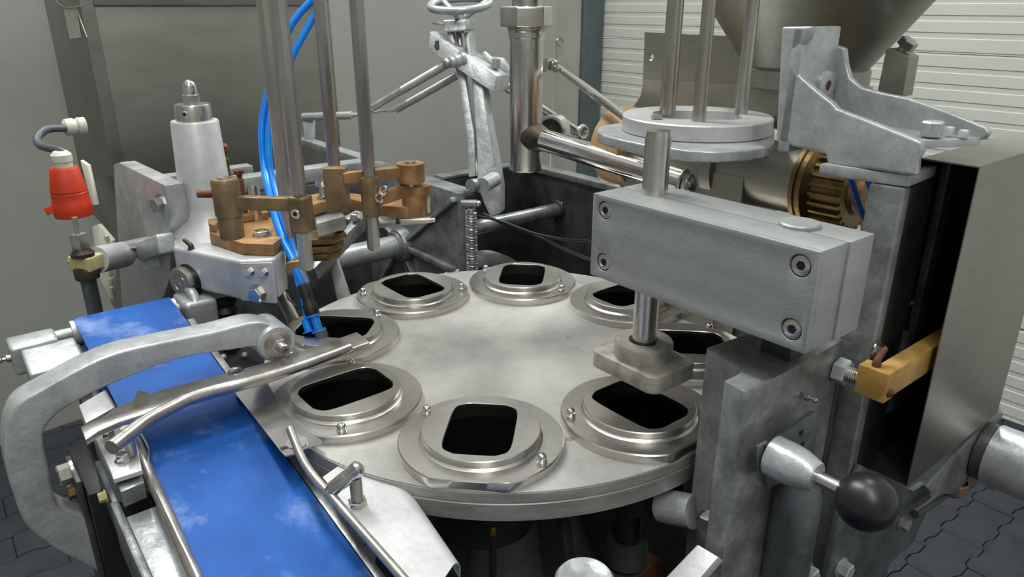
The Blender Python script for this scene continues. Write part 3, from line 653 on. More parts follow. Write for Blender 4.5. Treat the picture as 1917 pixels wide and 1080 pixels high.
obj('stub', MB().cyl(pz(236, 800, .052)-UZ*.035, pz(236, 800, .052), .006), 'rod', t)
t = thing('curled_blade', pz(265, 785, .05), 'small curled thin steel blade above the clamp plate by the bent rod', 'blade')
bl0 = [pz(x, y, .03) for x, y in ((247, 806), (250, 800), (258, 792), (270, 786), (286, 782))]
obj('blade', MB().loft([[p, p+UZ*h, p+UZ*h+UB*.001, p+UB*.001] for p, h in zip(bl0, (.012, .018, .028, .040, .036))]), 'sheet', t)
t = thing('side_guide_rod', pz(300, 930, .01), 'long bent round guide rod along the left edge of the blue belt', 'rail')
rp = [pz(x, y, .014-.045*i/7) for i, (x, y) in enumerate(((240, 802), (257, 832), (280, 888), (313, 960), (353, 1052), (400, 1150)))]
obj('rod', MB().tube(rp, .0066, 18, 6), 'rod', t)
obj('lip', MB().loft([[pz(x, y, .010), pz(x+3, y-2, .010), pz(x+4, y-2, .002), pz(x+1, y, .002)] for x, y in ((262, 812), (272, 830), (277, 842), (276, 870), (290, 915), (340, 1020), (370, 1080))]), 'steel', t)
# transfer plate and outer guide
t = thing('transfer_plate', pz(500, 780, .02), 'thin steel transfer plate bridging the blue belt and the turntable', 'plate')
tp_ = [(436, 730), (497, 711), (512, 736), (527, 767), (555, 793), (603, 824), (603, 829), (570, 840), (551, 850), (534, 853), (527, 846)]
obj('sheet', MB().prism([pz(x, y, .0150) for x, y in tp_], -UZ*.0018), 'steel', t)
obj('washer', MB().lathe([(.013, 0), (.013, .0012), (.0, .0012)], pz(556, 829, .015), UZ, 24, caps=False), 'rod', t)
obj('slot', MB().prism([pz(x, y, .0152) for x, y in ((524, 838), (540, 833), (543, 837), (527, 843))], UZ*.0003), 'void', t)
t = thing('outer_guide_rod', pz(640, 950, .0), 'bent slim guide rod along the right edge of the blue belt', 'rail')
ZG = lambda i: .038-.012*i
gp_ = ((543, 803), (555, 834), (570, 867), (590, 895), (614, 922), (653, 967), (700, 1020), (757, 1085), (800, 1135))
pts = [pz(x, y, .036-.006*i) for i, (x, y) in enumerate(gp_)]
obj('rod', MB().tube(pts, .0048, 16, 6), 'rod', t)
j0 = pts[4]; j1 = pz(664, 882, .035)
obj('arm', MB().lathe([(.0055, 0), (.0080, .006), (.0082, .028), (.0072, .032), (.0088, .038), (.0088, (j1-j0).length+.006), (.005, (j1-j0).length+.009)], j0, j1-j0, 20), 'steel', t)
obj('stud', MB().lathe([(.0062, 0)]+[(.0062+(.0006 if k % 2 else 0), .001+k*.0012) for k in range(26)]+[(.0062, .034)], j1-UZ*.042, UZ, 18), 'rod', t)
bolt(j1-UZ*.046, UZ, .0105, .010, t, 'steel', phase=.3)
# chute
t = thing('sheet_chute', pz(740, 980, -.02), 'light bent sheet metal cover between the guide rod and turntable', 'chute')
ZC_ = -.004
Lf, Rf = pz(604, 893, ZC_), pz(716, 878, ZC_)
Ln, Rn = pz(800, 1130, ZC_-.01), pz(845, 1062, ZC_-.01)
def sec(L, R_, r=.020):
    s = (R_-L).normalized(); P = [L, R_]
    P += [R_+s*r*sin(q)-UZ*r*(1-cos(q)) for q in [pi*.62*i/10 for i in range(1, 11)]]
    return P+[p-UZ*.0012-s*.0012*min(1, i/4) for i, p in list(enumerate(P))[::-1]]
Lm, Rm = pz(650, 861, ZC_), pz(660, 860, ZC_)
obj('bent_sheet', MB().loft([sec(pz(648, 862, ZC_), pz(664, 862, ZC_), .006), sec(Lf, Rf), sec(Ln, Rn)]), 'alu', t)
t['label'] = 'light bent sheet metal cover between the slim guide rod and turntable rim'
# C arm
t = thing('c_arm', pb(120, 960, .10), 'big silver painted C-shaped arm arching over the blue belt, far left', 'arm')
ol = [(540, 630), (528, 612), (505, 606), (470, 604), (400, 622), (320, 638), (222, 660), (155, 687), (78, 729), (35, 755), (16, 785), (8, 830), (13, 885), (28, 935), (42, 972), (62, 997), (111, 1033), (161, 1058), (240, 1105), (330, 1150),
      (330, 1080), (242, 1002), (178, 974), (120, 955), (103, 935), (92, 880), (82, 830), (84, 805), (100, 783), (124, 764), (200, 724), (320, 676), (400, 660), (450, 653), (480, 650), (497, 663), (515, 668), (535, 655)]
def smooth2(P, k=4, keep=50):
    o = []; n = len(P)
    for i in range(n):
        a, b, c, d = [Vector(P[j % n]) for j in (i-1, i, i+1, i+2)]
        for j in range(k):
            t_ = j/k; o.append(tuple(.5*((2*b)+(c-a)*t_+(2*a-5*b+4*c-d)*t_*t_+(3*b-a-3*c+d)*t_**3)))
    return o
obj('casting', MB().prism([pb(x, y, .098) for x, y in smooth2(ol)], UB*.040), 'paint', t, .0050, 3)
bc = pb(515, 640, .098)
obj('boss', MB().lathe([(.026, -.045), (.026, .004), (.023, .007), (.0, .007)], bc, -UB, 32), 'paint', t)
obj('washer', MB().lathe([(.0185, 0), (.0185, .003), (.0, .003)], bc-UB*.007, -UB, 30), 'steel', t)
obj('nut', MB().hexa(bc-UB*.010, -UB, .0115, .010), 'steel', t)
obj('stud', MB().lathe([(.0075, 0), (.0075, .014), (.0068, .015), (.0035, .015), (.0033, .008), (.0, .008)], bc-UB*.018, -UB, 20, caps=False), 'rod', t)
# ================================================================ CAPPING HEAD (left)
HZ = Vector((.96, -.28, 0)).normalized(); HN = Vector((-.28, -.96, 0)).normalized()      # along its front face, outwards
h0 = pd(446, 563, 1.16)
hp_ = lambda x, y, d=0.: pp(x, y, h0+HN*d, HN)
t = thing('bearing_housing', pd(420, 560, 1.2), 'silver cast housing with a tall tapered column and round bearing, left side', 'housing')
zt_ = mc(hp_(447, 489))[2]; zb2 = mc(h0)[2]
p_tr = hp_(447, 489); 
tl = pz(326, 452, zt_); plan = [p_tr, pz(514, 484, zt_), pz(531, 470, zt_), pz(528, 418, zt_), pz(420, 386, zt_), pz(352, 400, zt_), tl+ (p_tr-tl)*.0, pz(323, 462, zt_)]
obj('body', MB().prism([p-UZ*(zt_-zb2) for p in plan], UZ*(zt_-zb2)), 'alu', t, .0065, 3)
cx_ = pd(364, 225, 1.22); cz0 = -(cx_.z-TZ-zt_)
obj('column', MB().lathe([(.078, cz0-.002), (.062, cz0+.012), (.048, cz0+.030), (.0425, cz0+.052), (.0375, -.002), (.036, 0)], cx_, UZ, 56), 'alu', t)
obj('collar', MB().lathe([(.0285, 0), (.0285, .024), (.027, .0265), (.016, .0265)], cx_, UZ, 44), 'steel', t)
sc_ = cx_+UZ*.013-Vector((.1, .99, 0)).normalized()*.0275; socket(sc_-Vector((.1, .99, 0))*.0016, -Vector((.1, .99, 0)), .0055, t)
obj('nut', MB().hexa(cx_+UZ*.0265, UZ, .0135, .016), 'steel', t)
obj('dome_cap', MB().lathe([(.0112, .042), (.0115, .044), (.0108, .054), (.008, .061), (.0035, .0645), (.0, .065)], cx_, UZ, 28, caps=False), 'polish', t)
tlf = pz(323, 462, zt_)
fn_ = (UZ.cross(p_tr-tlf)).normalized()
rb_ = pp(350, 525, p_tr, fn_); fn_ = fn_ if fn_.y < 0 else -fn_
obj('bearing_recess', MB().lathe([(.029, -.002), (.029, .0012), (.0, .0012)], rb_+HZ*.005+fn_*.0005, fn_, 36, caps=False), 'void', t)
obj('bearing', MB().lathe([(.0255, 0), (.0255, .012), (.0235, .014), (.0145, .014), (.0140, .0128), (.0125, .0128), (.0120, .014), (.0018, .014), (.0, .012)], rb_, fn_, 40, caps=False), 'steel', t)
fp_ = [hp_(x, y) for x, y in ((452, 492), (512, 490), (520, 566), (455, 560))]
bn = (fp_[1]-fp_[0]).cross(fp_[3]-fp_[0]).normalized(); bn = bn if bn.y < 0 else -bn
obj('cover_plate', MB().prism([p+bn*.001 for p in fp_], bn*.004), 'alu', t, .0008)
for x, y, r in ((467, 508, .0078), (493, 509, .0078), (483, 549, .0125)): bolt(pp(x, y, fp_[0]+bn*.005, bn), bn, r, r*.95, t, 'steel', phase=.2)
g_ = pz(358, 466, zt_); obj('grease_nipple', MB().tube([g_-UZ*.003, g_+UZ*.006, g_+UZ*.011-HZ*.006, g_+UZ*.015-HZ*.012], .0052, 12, 5, r1=.0028), 'grime', t)
# side plate and swing clamp left of the housing
t = thing('side_frame_plate', M(-.36, .6, .0), 'upright silver side plate with a hexagon bolt, left of the tapered column', 'plate')
pzv = .215; q0 = pz(226, 303, pzv); A3 = mc(q0)[0]
sp2 = [pa(x, y, A3) for x, y in ((212, 308), (222, 304), (308, 347), (318, 400), (318, 520), (300, 570), (240, 585), (228, 575))]
obj('plate', MB().prism(sp2, UA*.030), 'paint', t, .003)
bolt(pa(303, 381, A3), -UA-UB*.4, .0135, .016, t, 'steel', phase=.2)
obj('arm', MB().bar(pa(270, 470, A3-.012), pa(312, 455, A3-.012), .03, .034), 'paint', t, .006, 3)
t = thing('swing_clamp', pd(165, 560, 1.2), 'vertical grey rod in a cream-patched clamp, below the red plug', 'clamp')
u0 = pd(153, 412, 1.3); v0 = pd(188, 640, 1.22); 
rodp = pd(162, 510, 1.27)
obj('lower_rod', MB().lathe([(.0125, 0), (.0125, .52)], rodp-UZ*.52, UZ, 24), 'darkg', t)
obj('lower_collar', MB().lathe([(.019, -.014), (.0195, -.01), (.0195, .002), (.017, .006)], rodp+UZ*.004, UZ, 28), 'grime', t)
obj('clamp_body', MB().box(pd(162, 490, 1.27), HZ, HN, UZ, .044, .035, .026), 'label', t, .004, 3)
obj('upper_collar', MB().lathe([(.0185, 0), (.0185, .006), (.012, .012), (.0115, .014)], rodp+UZ*.030, UZ, 28), 'grime', t)
obj('square_end', MB().box(rodp+UZ*.055, HZ, HN, UZ, .020, .020, .030), 'rod', t, .002)
obj('upper_rod', MB().cyl(rodp+UZ*.065, rodp+UZ*.098, .0045), 'rod', t)
nipple(pd(140, 491, 1.27), -HZ, .005, t)
c0_ = pd(180, 487, 1.28); c1_ = pd(232, 476, 1.36)
obj('sleeve', MB().cyl(c0_, c1_, .0235, n=36), 'alu', t); obj('sleeve_end', MB().cyl(c1_, c1_+(c1_-c0_).normalized()*.016, .0165), 'bronzed', t)
obj('hook', MB().prism([pd(x, y, 1.345) for x, y in ((205, 462), (262, 450), (300, 450), (300, 500), (268, 505), (258, 465), (205, 470))], Vector((.1, .9, 0)).normalized()*.03), 'paint', t, .003)
for k, q in enumerate((((150, 300), (164, 310), (180, 384), (172, 384)), ((172, 425), (184, 420), (210, 450), (212, 560), (207, 562), (186, 520)))):
    c = thing('comb_strip', pd(*q[0], 1.42), ('thin cream plastic strip right beside the red plug', 'toothed cream plastic strip behind the polished clamp sleeve')[k], 'strip')
    obj('strip', MB().prism([pd(x, y, 1.42) for x, y in q], Vector((.3, 1, 0)).normalized()*.008), 'white', c, .001)
    if k:
        for j in range(7): obj('tooth', MB().box(pd(200+j*1.6, 445+j*16, 1.415), HZ, HN, UZ, .006, .006, .008), 'white', c)
# red plug and cable
t = thing('red_plug', pd(140, 410, 1.36), 'orange-red industrial plug hanging upside down on a grey cable', 'plug')
r0 = pd(139, 404, 1.36)
obj('shell', MB().lathe([(.0, .004), (.026, .004), (.028, .0), (.031, .001), (.0325, .010), (.0325, .026), (.030, .030), (.0300, .044), (.0285, .046), (.0300, .048), (.0235, .088), (.021, .091), (.0, .091)], r0, UZ, 40, caps=False), 'red', t)
obj('latch', MB().prism([pd(x, y, 1.33) for x, y in ((80, 391), (106, 380), (120, 384), (120, 402), (95, 400), (88, 404))], Vector((0, 1, 0))*.012), 'red', t, .002)
obj('gland', MB().lathe([(.016, 0), (.016, .010), (.0175, .012), (.0175, .024), (.012, .030)], r0+UZ*.089, UZ, 12), 'white', t)
t = thing('grey_cable', pd(80, 260, 1.45), 'short looped grey cable between the cabinet gland and red plug', 'cable')
e_ = r0+UZ*.115
obj('cable', MB().tube([pd(126, 240, 1.50), pd(108, 240, 1.48), pd(86, 243, 1.46), pd(70, 258, 1.44), pd(75, 272, 1.42), pd(95, 278, 1.39), pd(112, 282, 1.37), pd(126, 290, 1.36), e_], .0075, 16, 6), 'cable', t)
obj('cabinet_gland', MB().lathe([(.010, 0), (.0165, .005), (.0175, .020), (.014, .026), (.0175, .028), (.0175, .042)], pd(117, 239, 1.50), UA+UB*.1, 14), 'white', t)
# ================================================================ REAR: cabinet, frame, lever tower
CBN = 1.25; cl = pz(207, 300, .12); _ca, _cb, _ = mc(cl); cr = pb(638, 267, _cb); _cr = mc(cr)[0]
_cd = mc(pa(82, 2, _ca))[1]
t = thing('steel_cabinet', M((_ca+_cr)/2, _cb+.1, -.12), 'large dull stainless cabinet standing behind the left side, lit only softly', 'cabinet')
t['label'] = 'large dull stainless cabinet hanging behind the left side, front of the tarpaulin'
mb = MB(); mb.boxm(_ca, _cr, _cb+.012, _cd, -.12, .95); obj('body', mb, 'cabinet', t, .004)
zs = mc(pb(400, 12, _cb))[2]
bw = .030
obj('frame_edge', MB().boxm(_ca, _ca+bw, _cb, _cb+.014, -.12, .95), 'cabinet', t, .003)
obj('frame_edge', MB().boxm(_cr-.018, _cr, _cb, _cb+.014, -.12, .95), 'cabinet', t, .003)
obj('top_door', MB().boxm(_ca+bw, _cr-.018, _cb, _cb+.014, zs+.003, .95), 'cabinet', t, .002)
obj('front_panel', MB().boxm(_ca+bw+.001, _cr-.019, _cb+.006, _cb+.014, -.11, zs-.001), 'cabinet', t, .001)
obj('corner_leg', MB().prism([pa(x, y, _ca) for x, y in ((176, 330), (210, 330), (236, 470), (268, 646), (245, 640), (205, 560))], UA*.006), 'cabinet', t, .001)
tg = pa(135, 45, _ca)
obj('paper_tag', MB().prism([pa(x, y, _ca-.002) for x, y in ((119, 18), (143, 16), (152, 70), (131, 73))], UA*.001), 'white', t)
obj('tie_wire', MB().tube([pa(x, y, _ca-.004) for x, y in ((100, -8), (112, 8), (132, 14), (162, 9))], .002, 6), 'rod', t)
obj('tie_wire', MB().tube([pa(x, y, _ca-.004) for x, y in ((143, 12), (150, 35), (163, 70))], .0015, 6), 'rod', t)
# machine frame trough
ZR = .12
a0, b0, _ = mc(pz(857, 362, ZR)); a1, _, _ = mc(pz(1120, 342, ZR)); b1 = mc(pz(716, 299, ZR))[1]; b2 = mc(pz(930, 319, ZR))[1]
t = thing('frame_trough', M(a0, b0, -.6), 'grey cast machine frame trough behind the turntable with cross ribs', 'frame')
obj('left_wall', MB().boxm(a0, a0+.020, b0, b1, -.6, ZR), 'paintd', t, .003)
obj('top_flange', MB().boxm(a0+.02, a0+.05, b0+.01, b1, ZR-.014, ZR-.0005), 'paintd', t, .002)
obj('right_wall', MB().boxm(a1, a1+.02, -.05, b2+.02, -.6, ZR), 'dark', t, .003)
obj('top_flange', MB().boxm(a1-.004, a1+.030, -.05, b2+.03, ZR-.012, ZR+.002), 'paintd', t, .002)
obj('back_wall', MB().boxm(a0+.02, a1, b2, b2+.02, -.6, ZR-.002), 'dark', t, .003)
obj('back_flange', MB().boxm(a0+.05, a1-.004, b2-.002, b2+.035, ZR-.001, ZR+.006), 'paintd', t, .002)
obj('sump', MB().boxm(a0+.02, a1, b0, b2, -.62, -.60), 'void', t)
cross = MB().boxm(-.26, a0, .875, .895, -.6, .085); obj('cross_wall', cross, 'darkg', t, .003)
obj('front_wall', MB().boxm(a0+.02, a1, b0-.001, b0+.016, -.6, -.20), 'dark', t, .003)
ra0 = mc(pz(380, 338, ZR))[0]
obj('rear_rail', MB().boxm(-.27, a0+.02, b1, b1+.050, ZR-.030, ZR+.002), 'paint', t, .003)
obj('rear_rail', MB().boxm(-.27, .0, b1+.12, b1+.16, ZR-.022, ZR+.004), 'paint', t, .003)
ba, bb_, _ = mc(pz(645, 287, ZR))
bs = mc(pz(572, 263, ZR))
obj('brace', MB().boxm(bs[0]-.01, bs[0]+.026, b1+.03, bs[1]+.05, ZR-.02, ZR+.003), 'paint', t, .002)
hb = pa(757, 457, a0)
def rib(x, y, w_=.011, m='paintd', dpt=.016):
    q = pa(x, y, a0); d = (q-hb).normalized(); s = d.cross(UA)*w_*.5
    obj('rib', MB().prism([hb-s, hb+s, q+s, q-s], -UA*dpt), m, t, .003)
rib(856, 372, .012); rib(856, 505, .014); rib(778, 540, .010); rib(790, 540, .006); rib(690, 380, .010); rib(700, 560, .010)
obj('hub', MB().lathe([(.044, 0), (.044, .012), (.040, .022), (.034, .024), (.034, .030)], hb, -UA, 40), 'paintd', t, 0)
t = thing('cross_tube', hb-UA*.1, 'silver cross tube running left from the ribbed frame hub', 'tube')
obj('tube', MB().lathe([(.0265, .024), (.0265, .20), (.029, .201), (.029, .215), (.0265, .216), (.026, .235), (.020, .245), (.0, .246)], hb, -UA, 40, caps=False), 'paint', t)
# bent link over it
t = thing('diagonal_link', pd(640, 450, 1.38), 'dull grey diagonal link with clamp nut crossing the silver cross tube', 'link')
q0, q1 = pd(585, 512, 1.30), pd(690, 402, 1.42)
obj('bar', MB().bar(q0, q1, .018, .026), 'paintd', t, .003)
obj('clamp_lug', MB().bar(pd(648, 415, 1.40), pd(682, 396, 1.43), .02, .014), 'paintd', t, .002); bolt(pd(666, 408, 1.385), Vector((-.2, -1, .3)), .008, .010, t, 'steel')
obj('side_lever', MB().prism([pd(x, y, 1.34) for x, y in ((617, 490), (630, 484), (655, 560), (650, 610), (640, 610))], Vector((.2, 1, 0))*.008), 'paint', t, .001)
t = thing('spacer_frame', pd(760, 405, 1.5), 'small bright bar with screws above the ribbed hub', 'bar')
obj('bar', MB().prism([pd(x, y, 1.47) for x, y in ((708, 421), (745, 414), (815, 412), (815, 416), (760, 422), (710, 428))], UZ*.004), 'steel', t, .001)
obj('strip', MB().prism([pd(x, y, 1.47) for x, y in ((773, 412), (806, 408), (806, 413), (775, 419))], UZ*.003), 'label', t)
obj('screw', MB().cyl(pd(744, 420, 1.46), pd(744, 408, 1.46), .0035), 'black', t)
# coil spring
t = thing('coil_spring', pd(885, 500, 1.49), 'upright bright coil spring hooked on the frame corner', 'spring')
s_top, s_bot = pd(882, 394, 1.47), None; hgt = .145; N = 900; turns = 26
pts = [s_top+(UA*cos(2*pi*turns*i/N)+UB*sin(2*pi*turns*i/N))*.0105-UZ*(hgt*i/N) for i in range(N+1)]
obj('coil', MB().tube(pts, .0016, 6, 1), 'spring', t)
pv = pd(878, 381, 1.46)
obj('hook', MB().torus(s_top+UZ*.008, UB, .008, .0018, 20, 6), 'spring', t)
obj('pin', MB().cyl(pv-UA*.012+UB*.01, pv+UA*.012-UB*.01, .0075), 'paintd', t); obj('pin_head', MB().sph(pv+UA*.014-UB*.012, .006, UZ, 16, 8), 'rod', t)
# tubes inside the trough
t = thing('inner_tube', M(a1, .4, 0), 'upper thin grey tube inside the frame trough', 'tube')
P = pa(980, 353, a1); obj('tube', MB().cyl(P, P-UA*.16, .0085), 'paintd', t); obj('end_ring', MB().torus(P-UA*.003, UA, .011, .003, 20, 8), 'rust', t)
t = thing('inner_tube', M(a1, .4, -.04), 'lower thick grey tube inside the frame trough', 'tube')
P = pa(1045, 392, a1); obj('tube', MB().cyl(P, P-UA*.28, .0165), 'paintd', t); obj('end_ring', MB().torus(P-UA*.004, UA, .019, .005, 28, 8), 'dark', t)
for x, y in ((1052, 380), (1054, 400), (1048, 412)): obj('screw', MB().sph(pa(x, y, a1), .003, UA, 10, 6), 'steel', t)
t = thing('trough_wheel', pd(920, 560, 1.35), 'grey hollow wheel rim low in the trough behind the turntable', 'wheel')
wc = pb(903, 578, .475)
obj('rim', MB().lathe([(.088, -.03), (.112, -.03), (.112, .02), (.088, .02)], wc, -UB, 64), 'paintd', t) if False else obj('rim', MB().lathe([(.108, -.02), (.136, -.02), (.136, .012), (.120, .014), (.108, .010), (.108, -.02)], wc, -UB, 64, caps=False), 'paint', t)
for k, qs in enumerate((((897, 405), (940, 415), (1000, 437), (1060, 449), (1112, 455)), ((905, 400), (950, 422), (1010, 445), (1060, 468), (1115, 490)))):
    c = thing('black_cable', pd(*qs[0], 1.6), ('upper black cable crossing the dark trough', 'lower black cable sagging across the dark trough')[k], 'cable')
    obj('cable', MB().tube([pd(x, y, 1.58-.06*i) for i, (x, y) in enumerate(qs+((1160, 500+10*k),))], .0030, 8), 'black', c)
# lever tower with handwheel
DW = 1.72
t = thing('lever_tower', pd(915, 400, 1.68), 'leaning silver lever tower with slotted cross block behind the turntable', 'lever')
bk_ = Vector((.35, .94, 0)).normalized()
obj('marked_bar', MB().prism([pd(x, y, DW-.01) for x, y in ((836, 60), (846, 60), (872, 150), (888, 250), (891, 330), (877, 332), (875, 262), (856, 140))], bk_*.015), 'paint', t, .002)
obj('dark_rod', MB().cyl(pd(858, 60, DW+.015), pd(894, 330, DW+.0), .0085), 'rod', t)
obj('front_cheek', MB().prism([pd(x, y, DW) for x, y in ((868, 62), (881, 58), (886, 110), (872, 112))], bk_*.012), 'paint', t, .001)
obj('curved_arm', MB().prism([pd(x, y, DW-.02) for x, y in ((877, 60), (884, 110), (906, 167), (915, 232), (926, 290), (936, 350), (936, 400), (918, 408), (905, 380), (893, 345), (892, 280), (883, 153), (870, 75))], bk_*.034), 'paint', t, .004, 3)
obj('foot_boss', MB().cyl(pd(903, 348, 1.60), pd(903, 348, 1.60)+bk_*.07, .017), 'paint', t)
obj('foot_boss', MB().cyl(pd(880, 348, 1.60), pd(905, 346, 1.63), .015), 'paintd', t)
cbk = [(805, 58), (802, 88), (812, 100), (926, 175), (931, 142)]
ev = pd(960, 138, DW+.05)-pd(931, 142, DW-.03)
obj('cross_block', MB().prism([pd(x, y, DW-.035) for x, y in cbk], ev*.85), 'paint', t, .003)
obj('slot', MB().prism([pd(x, y, DW-.0365) for x, y in ((815, 76), (821, 76), (822, 92), (817, 94), (813, 88))], ev*.02), 'void', t)
b_ = pd(928, 128, DW-.0); obj('square_nut', MB().hexa(b_, UZ+Vector((.1, 0, 0)), .0115, .022), 'paint', t)
obj('small_lug', MB().prism([pd(x, y, DW+.01) for x, y in ((903, 98), (908, 96), (925, 112), (925, 122), (905, 112))], bk_*.006), 'paint', t, .001)
obj('side_plate', MB().prism([pd(x, y, DW+.02) for x, y in ((905, 105), (942, 108), (958, 132), (935, 138))], bk_*.006), 'paint', t, .001)
t = thing('handwheel', pd(862, 45, DW), 'silver three-spoke handwheel at the top edge, above the cross block', 'handwheel')
wc = pd(861, 8, DW); wn = Vector((-.05, -.20, .98)).normalized(); wx, wy, _z = basis(wn)
hub = pd(862, 36, DW)
obj('rim', MB().torus(wc, wn, .069, .0090, 72, 14), 'paint', t)
for q in (.45, 2.55, 4.7):
    p = wc+(wx*cos(q)+wy*sin(q))*.064; obj('spoke', MB().lathe([(.0065, 0), (.0085, (hub-p).length)], p, hub-p, 14), 'paint', t)
obj('hub', MB().lathe([(.013, -.012), (.011, .0), (.009, .018), (.0, .020)], hub, wn, 24), 'paint', t)
obj('gear_plate', MB().prism([pd(x, y, DW-.02) for x, y in ((829, 37), (872, 36), (874, 47), (873, 58), (833, 61), (828, 58))], bk_*.05), 'paint', t, .004, 3)
obj('thread', MB().cyl(hub-wn*.012, hub-wn*.03, .008), 'rod', t)
obj('lock_pin', MB().cyl(pd(809, 43, DW), pd(832, 45, DW), .0028), 'steel', t)
t = thing('spring_strut', pd(770, 165, 1.78), 'upper silver strut rod with ball joint, slanting down left from the tower', 'strut')
s1, s2 = pd(842, 117, DW-.03), pd(688, 207, 1.86)
n_ = 70; ln = (s2-s1).length; obj('coil', MB().lathe([(.0100 if k % 2 else .0086, ln*.55*k/n_) for k in range(n_)]+[(.0088, ln*.56), (.0088, ln)], s1, s2-s1, 16), 'paint', t); obj('ball_joint', MB().sph(pd(838, 118, DW-.04), .0115, UZ, 20, 12), 'rod', t)
obj('joint_collar', MB().lathe([(.012, 0), (.012, .01), (.015, .012), (.015, .026), (.018, .028), (.018, .036)], pd(842, 117, DW-.045), pd(862, 112, DW-.03)-pd(842, 117, DW-.045), 24), 'paint', t)
t = thing('lower_strut', pd(760, 180, 1.84), 'lower silver strut ending in a thin rod and left tube with bracket', 'strut')
s1, s2 = pd(858, 140, DW+.02), pd(741, 206, 1.84)
n_ = 60; ln = (s2-s1).length; obj('coil', MB().lathe([(.0070, 0), (.0086, .006)]+[(.0092 if k % 2 else .0082, ln*.2+ln*.8*k/n_) for k in range(n_)], s2, s1-s2, 16), 'paint', t); s3 = pd(690, 212, 1.88)
obj('thin_rod', MB().cyl(s2, s3, .0035), 'rod', t)
s4, s5 = pd(660, 216, 1.90), pd(568, 219, 1.96)
obj('thin_rod', MB().cyl(s3, s4, .0055), 'paint', t); obj('left_tube', MB().cyl(s4, s5, .0105), 'paint', t)
obj('hanger', MB().prism([pd(x, y, 1.96) for x, y in ((566, 220), (586, 222), (586, 262), (570, 262))], bk_*.01), 'paint', t, .001)
# ================================================================ MAGAZINE RODS AND BRONZE CLAMPS
ZM = .14
rods = [((543, 451), 'magazine rod nearest the tapered column, leftmost of four'), ((575, 504), 'magazine rod held in the square bronze sleeve'),
        ((636, 432), 'magazine rod behind the bronze arm, second from the right'), ((700, 467), 'magazine rod through the round bronze boss, rightmost of four')]
RP = []
for k, ((x, y), lb) in enumerate(rods):
    p = pz(x, y, ZM); RP.append(p)
    t = thing('magazine_rod', p, 'tall dull steel '+lb, 'rod', 'tall steel magazine rods')
    R_ = .0100
    prof = [(.0, 0), (R_*.8, 0), (R_, .003), (R_, .60)] if k != 0 else [(.0, 0), (.004, 0), (R_*.7, .03), (R_, .05), (R_, .60)]
    obj('rod', MB().lathe(prof, p, UZ, 8, caps=False, phase=.3), 'rod', t)
obj('lower_pin', MB().cyl(RP[2]-UZ*.035, RP[2], .006), 'rod', t) if False else None
def zon(P, y): return mc(onv(P, y))[2]
# right-hand bronze yoke on rod 4
z4a, z4b = zon(RP[3], 331), zon(RP[3], 404)
t = thing('bronze_yoke', RP[3], 'bronze coloured yoke of arms and bosses gripping the rightmost tall rod', 'yoke')
obj('rod_boss', MB().lathe([(.0135, z4b), (.0138, z4a-.004), (.0128, z4a)], TC+Vector(((RP[3]-TC).x, (RP[3]-TC).y, 0)), UZ, 28), 'bronzed', t)
zA = z4a+.012
cR = pz(768, 305, zA)
obj('end_boss', MB().lathe([(.0215, 0), (.0215, -.028), (.020, -.030)], cR, UZ, 32), 'bronze', t)
obj('end_boss_lower', MB().lathe([(.0195, -.050), (.0195, -.083)], cR+UA*.004, UZ, 32), 'bronze', t)
obj('pivot', MB().cyl(cR-UZ*.086, cR+UZ*.003, .009), 'steel', t)
obj('top_arm', MB().bar(cR-UZ*.012, pz(640, 318, zA)-UZ*.012, .014, .016), 'bronze', t, .002)
obj('arm_block', MB().box(pz(630, 340, zA-.02)-UZ*.012, Vector((1, 0, 0)), Vector((0, 1, 0)), UZ, .034, .022, .068), 'bronzed', t, .003)
zl = (z4a+z4b)/2-.008
lp = TC+Vector(((RP[3]-TC).x, (RP[3]-TC).y, zl)); rp_ = pz(786, 350, zl+.012)
obj('lower_arm', MB().bar(lp, cR-UZ*.040, .012, .020), 'bronze', t, .002)
obj('split_clamp', MB().lathe([(.020, -.036), (.020, -.050)], cR+UA*.012, UZ, 28), 'bronze', t)
obj('wing_screw', MB().torus(lp+Vector((.016, -.014, .010)), Vector((-.6, -1, .2)), .0065, .0022, 16, 8), 'polish', t)
obj('wing_screw', MB().torus(lp+Vector((.022, -.010, .020)), Vector((-.6, -1, .5)), .006, .0022, 16, 8), 'polish', t)
obj('clear_grip', MB().box(cR-UZ*.065+UA*.024, UA, UB, UZ, .006, .022, .034), 'white', t, .002)
t = thing('bronze_base_arm', pz(680, 390, .10), 'long tan bronze base arm lying under the yoke with a steel bolt', 'arm')
zb3 = z4b+.006
ol = [pz(x, y, zb3) for x, y in ((572, 366), (612, 358), (640, 359), (700, 366), (750, 371), (792, 378), (795, 386), (760, 388), (700, 383), (655, 372), (615, 374), (580, 384))]
obj('arm', MB().prism([p-UZ*.018 for p in ol], UZ*.018), 'bronze', t, .0025)
bolt(pz(606, 372, zb3), UZ, .009, .006, t, 'polish'); P = pz(606, 372, zb3)
obj('pillar', MB().cyl(P, P+UZ*.022, .0065), 'steel', t); obj('pillar_head', MB().lathe([(.011, .022), (.012, .025), (.010, .030), (.0, .031)], P, UZ, 20), 'polish', t)
obj('lower_block', MB().prism([p-UZ*.045 for p in [pz(x, y, zb3) for x, y in ((585, 372), (630, 368), (645, 378), (590, 392))]], UZ*.022), 'paint', t, .002)
t = thing('brass_slide', pd(640, 445, 1.24), 'stepped yellow-brown brass slide under the tan base arm', 'slide')
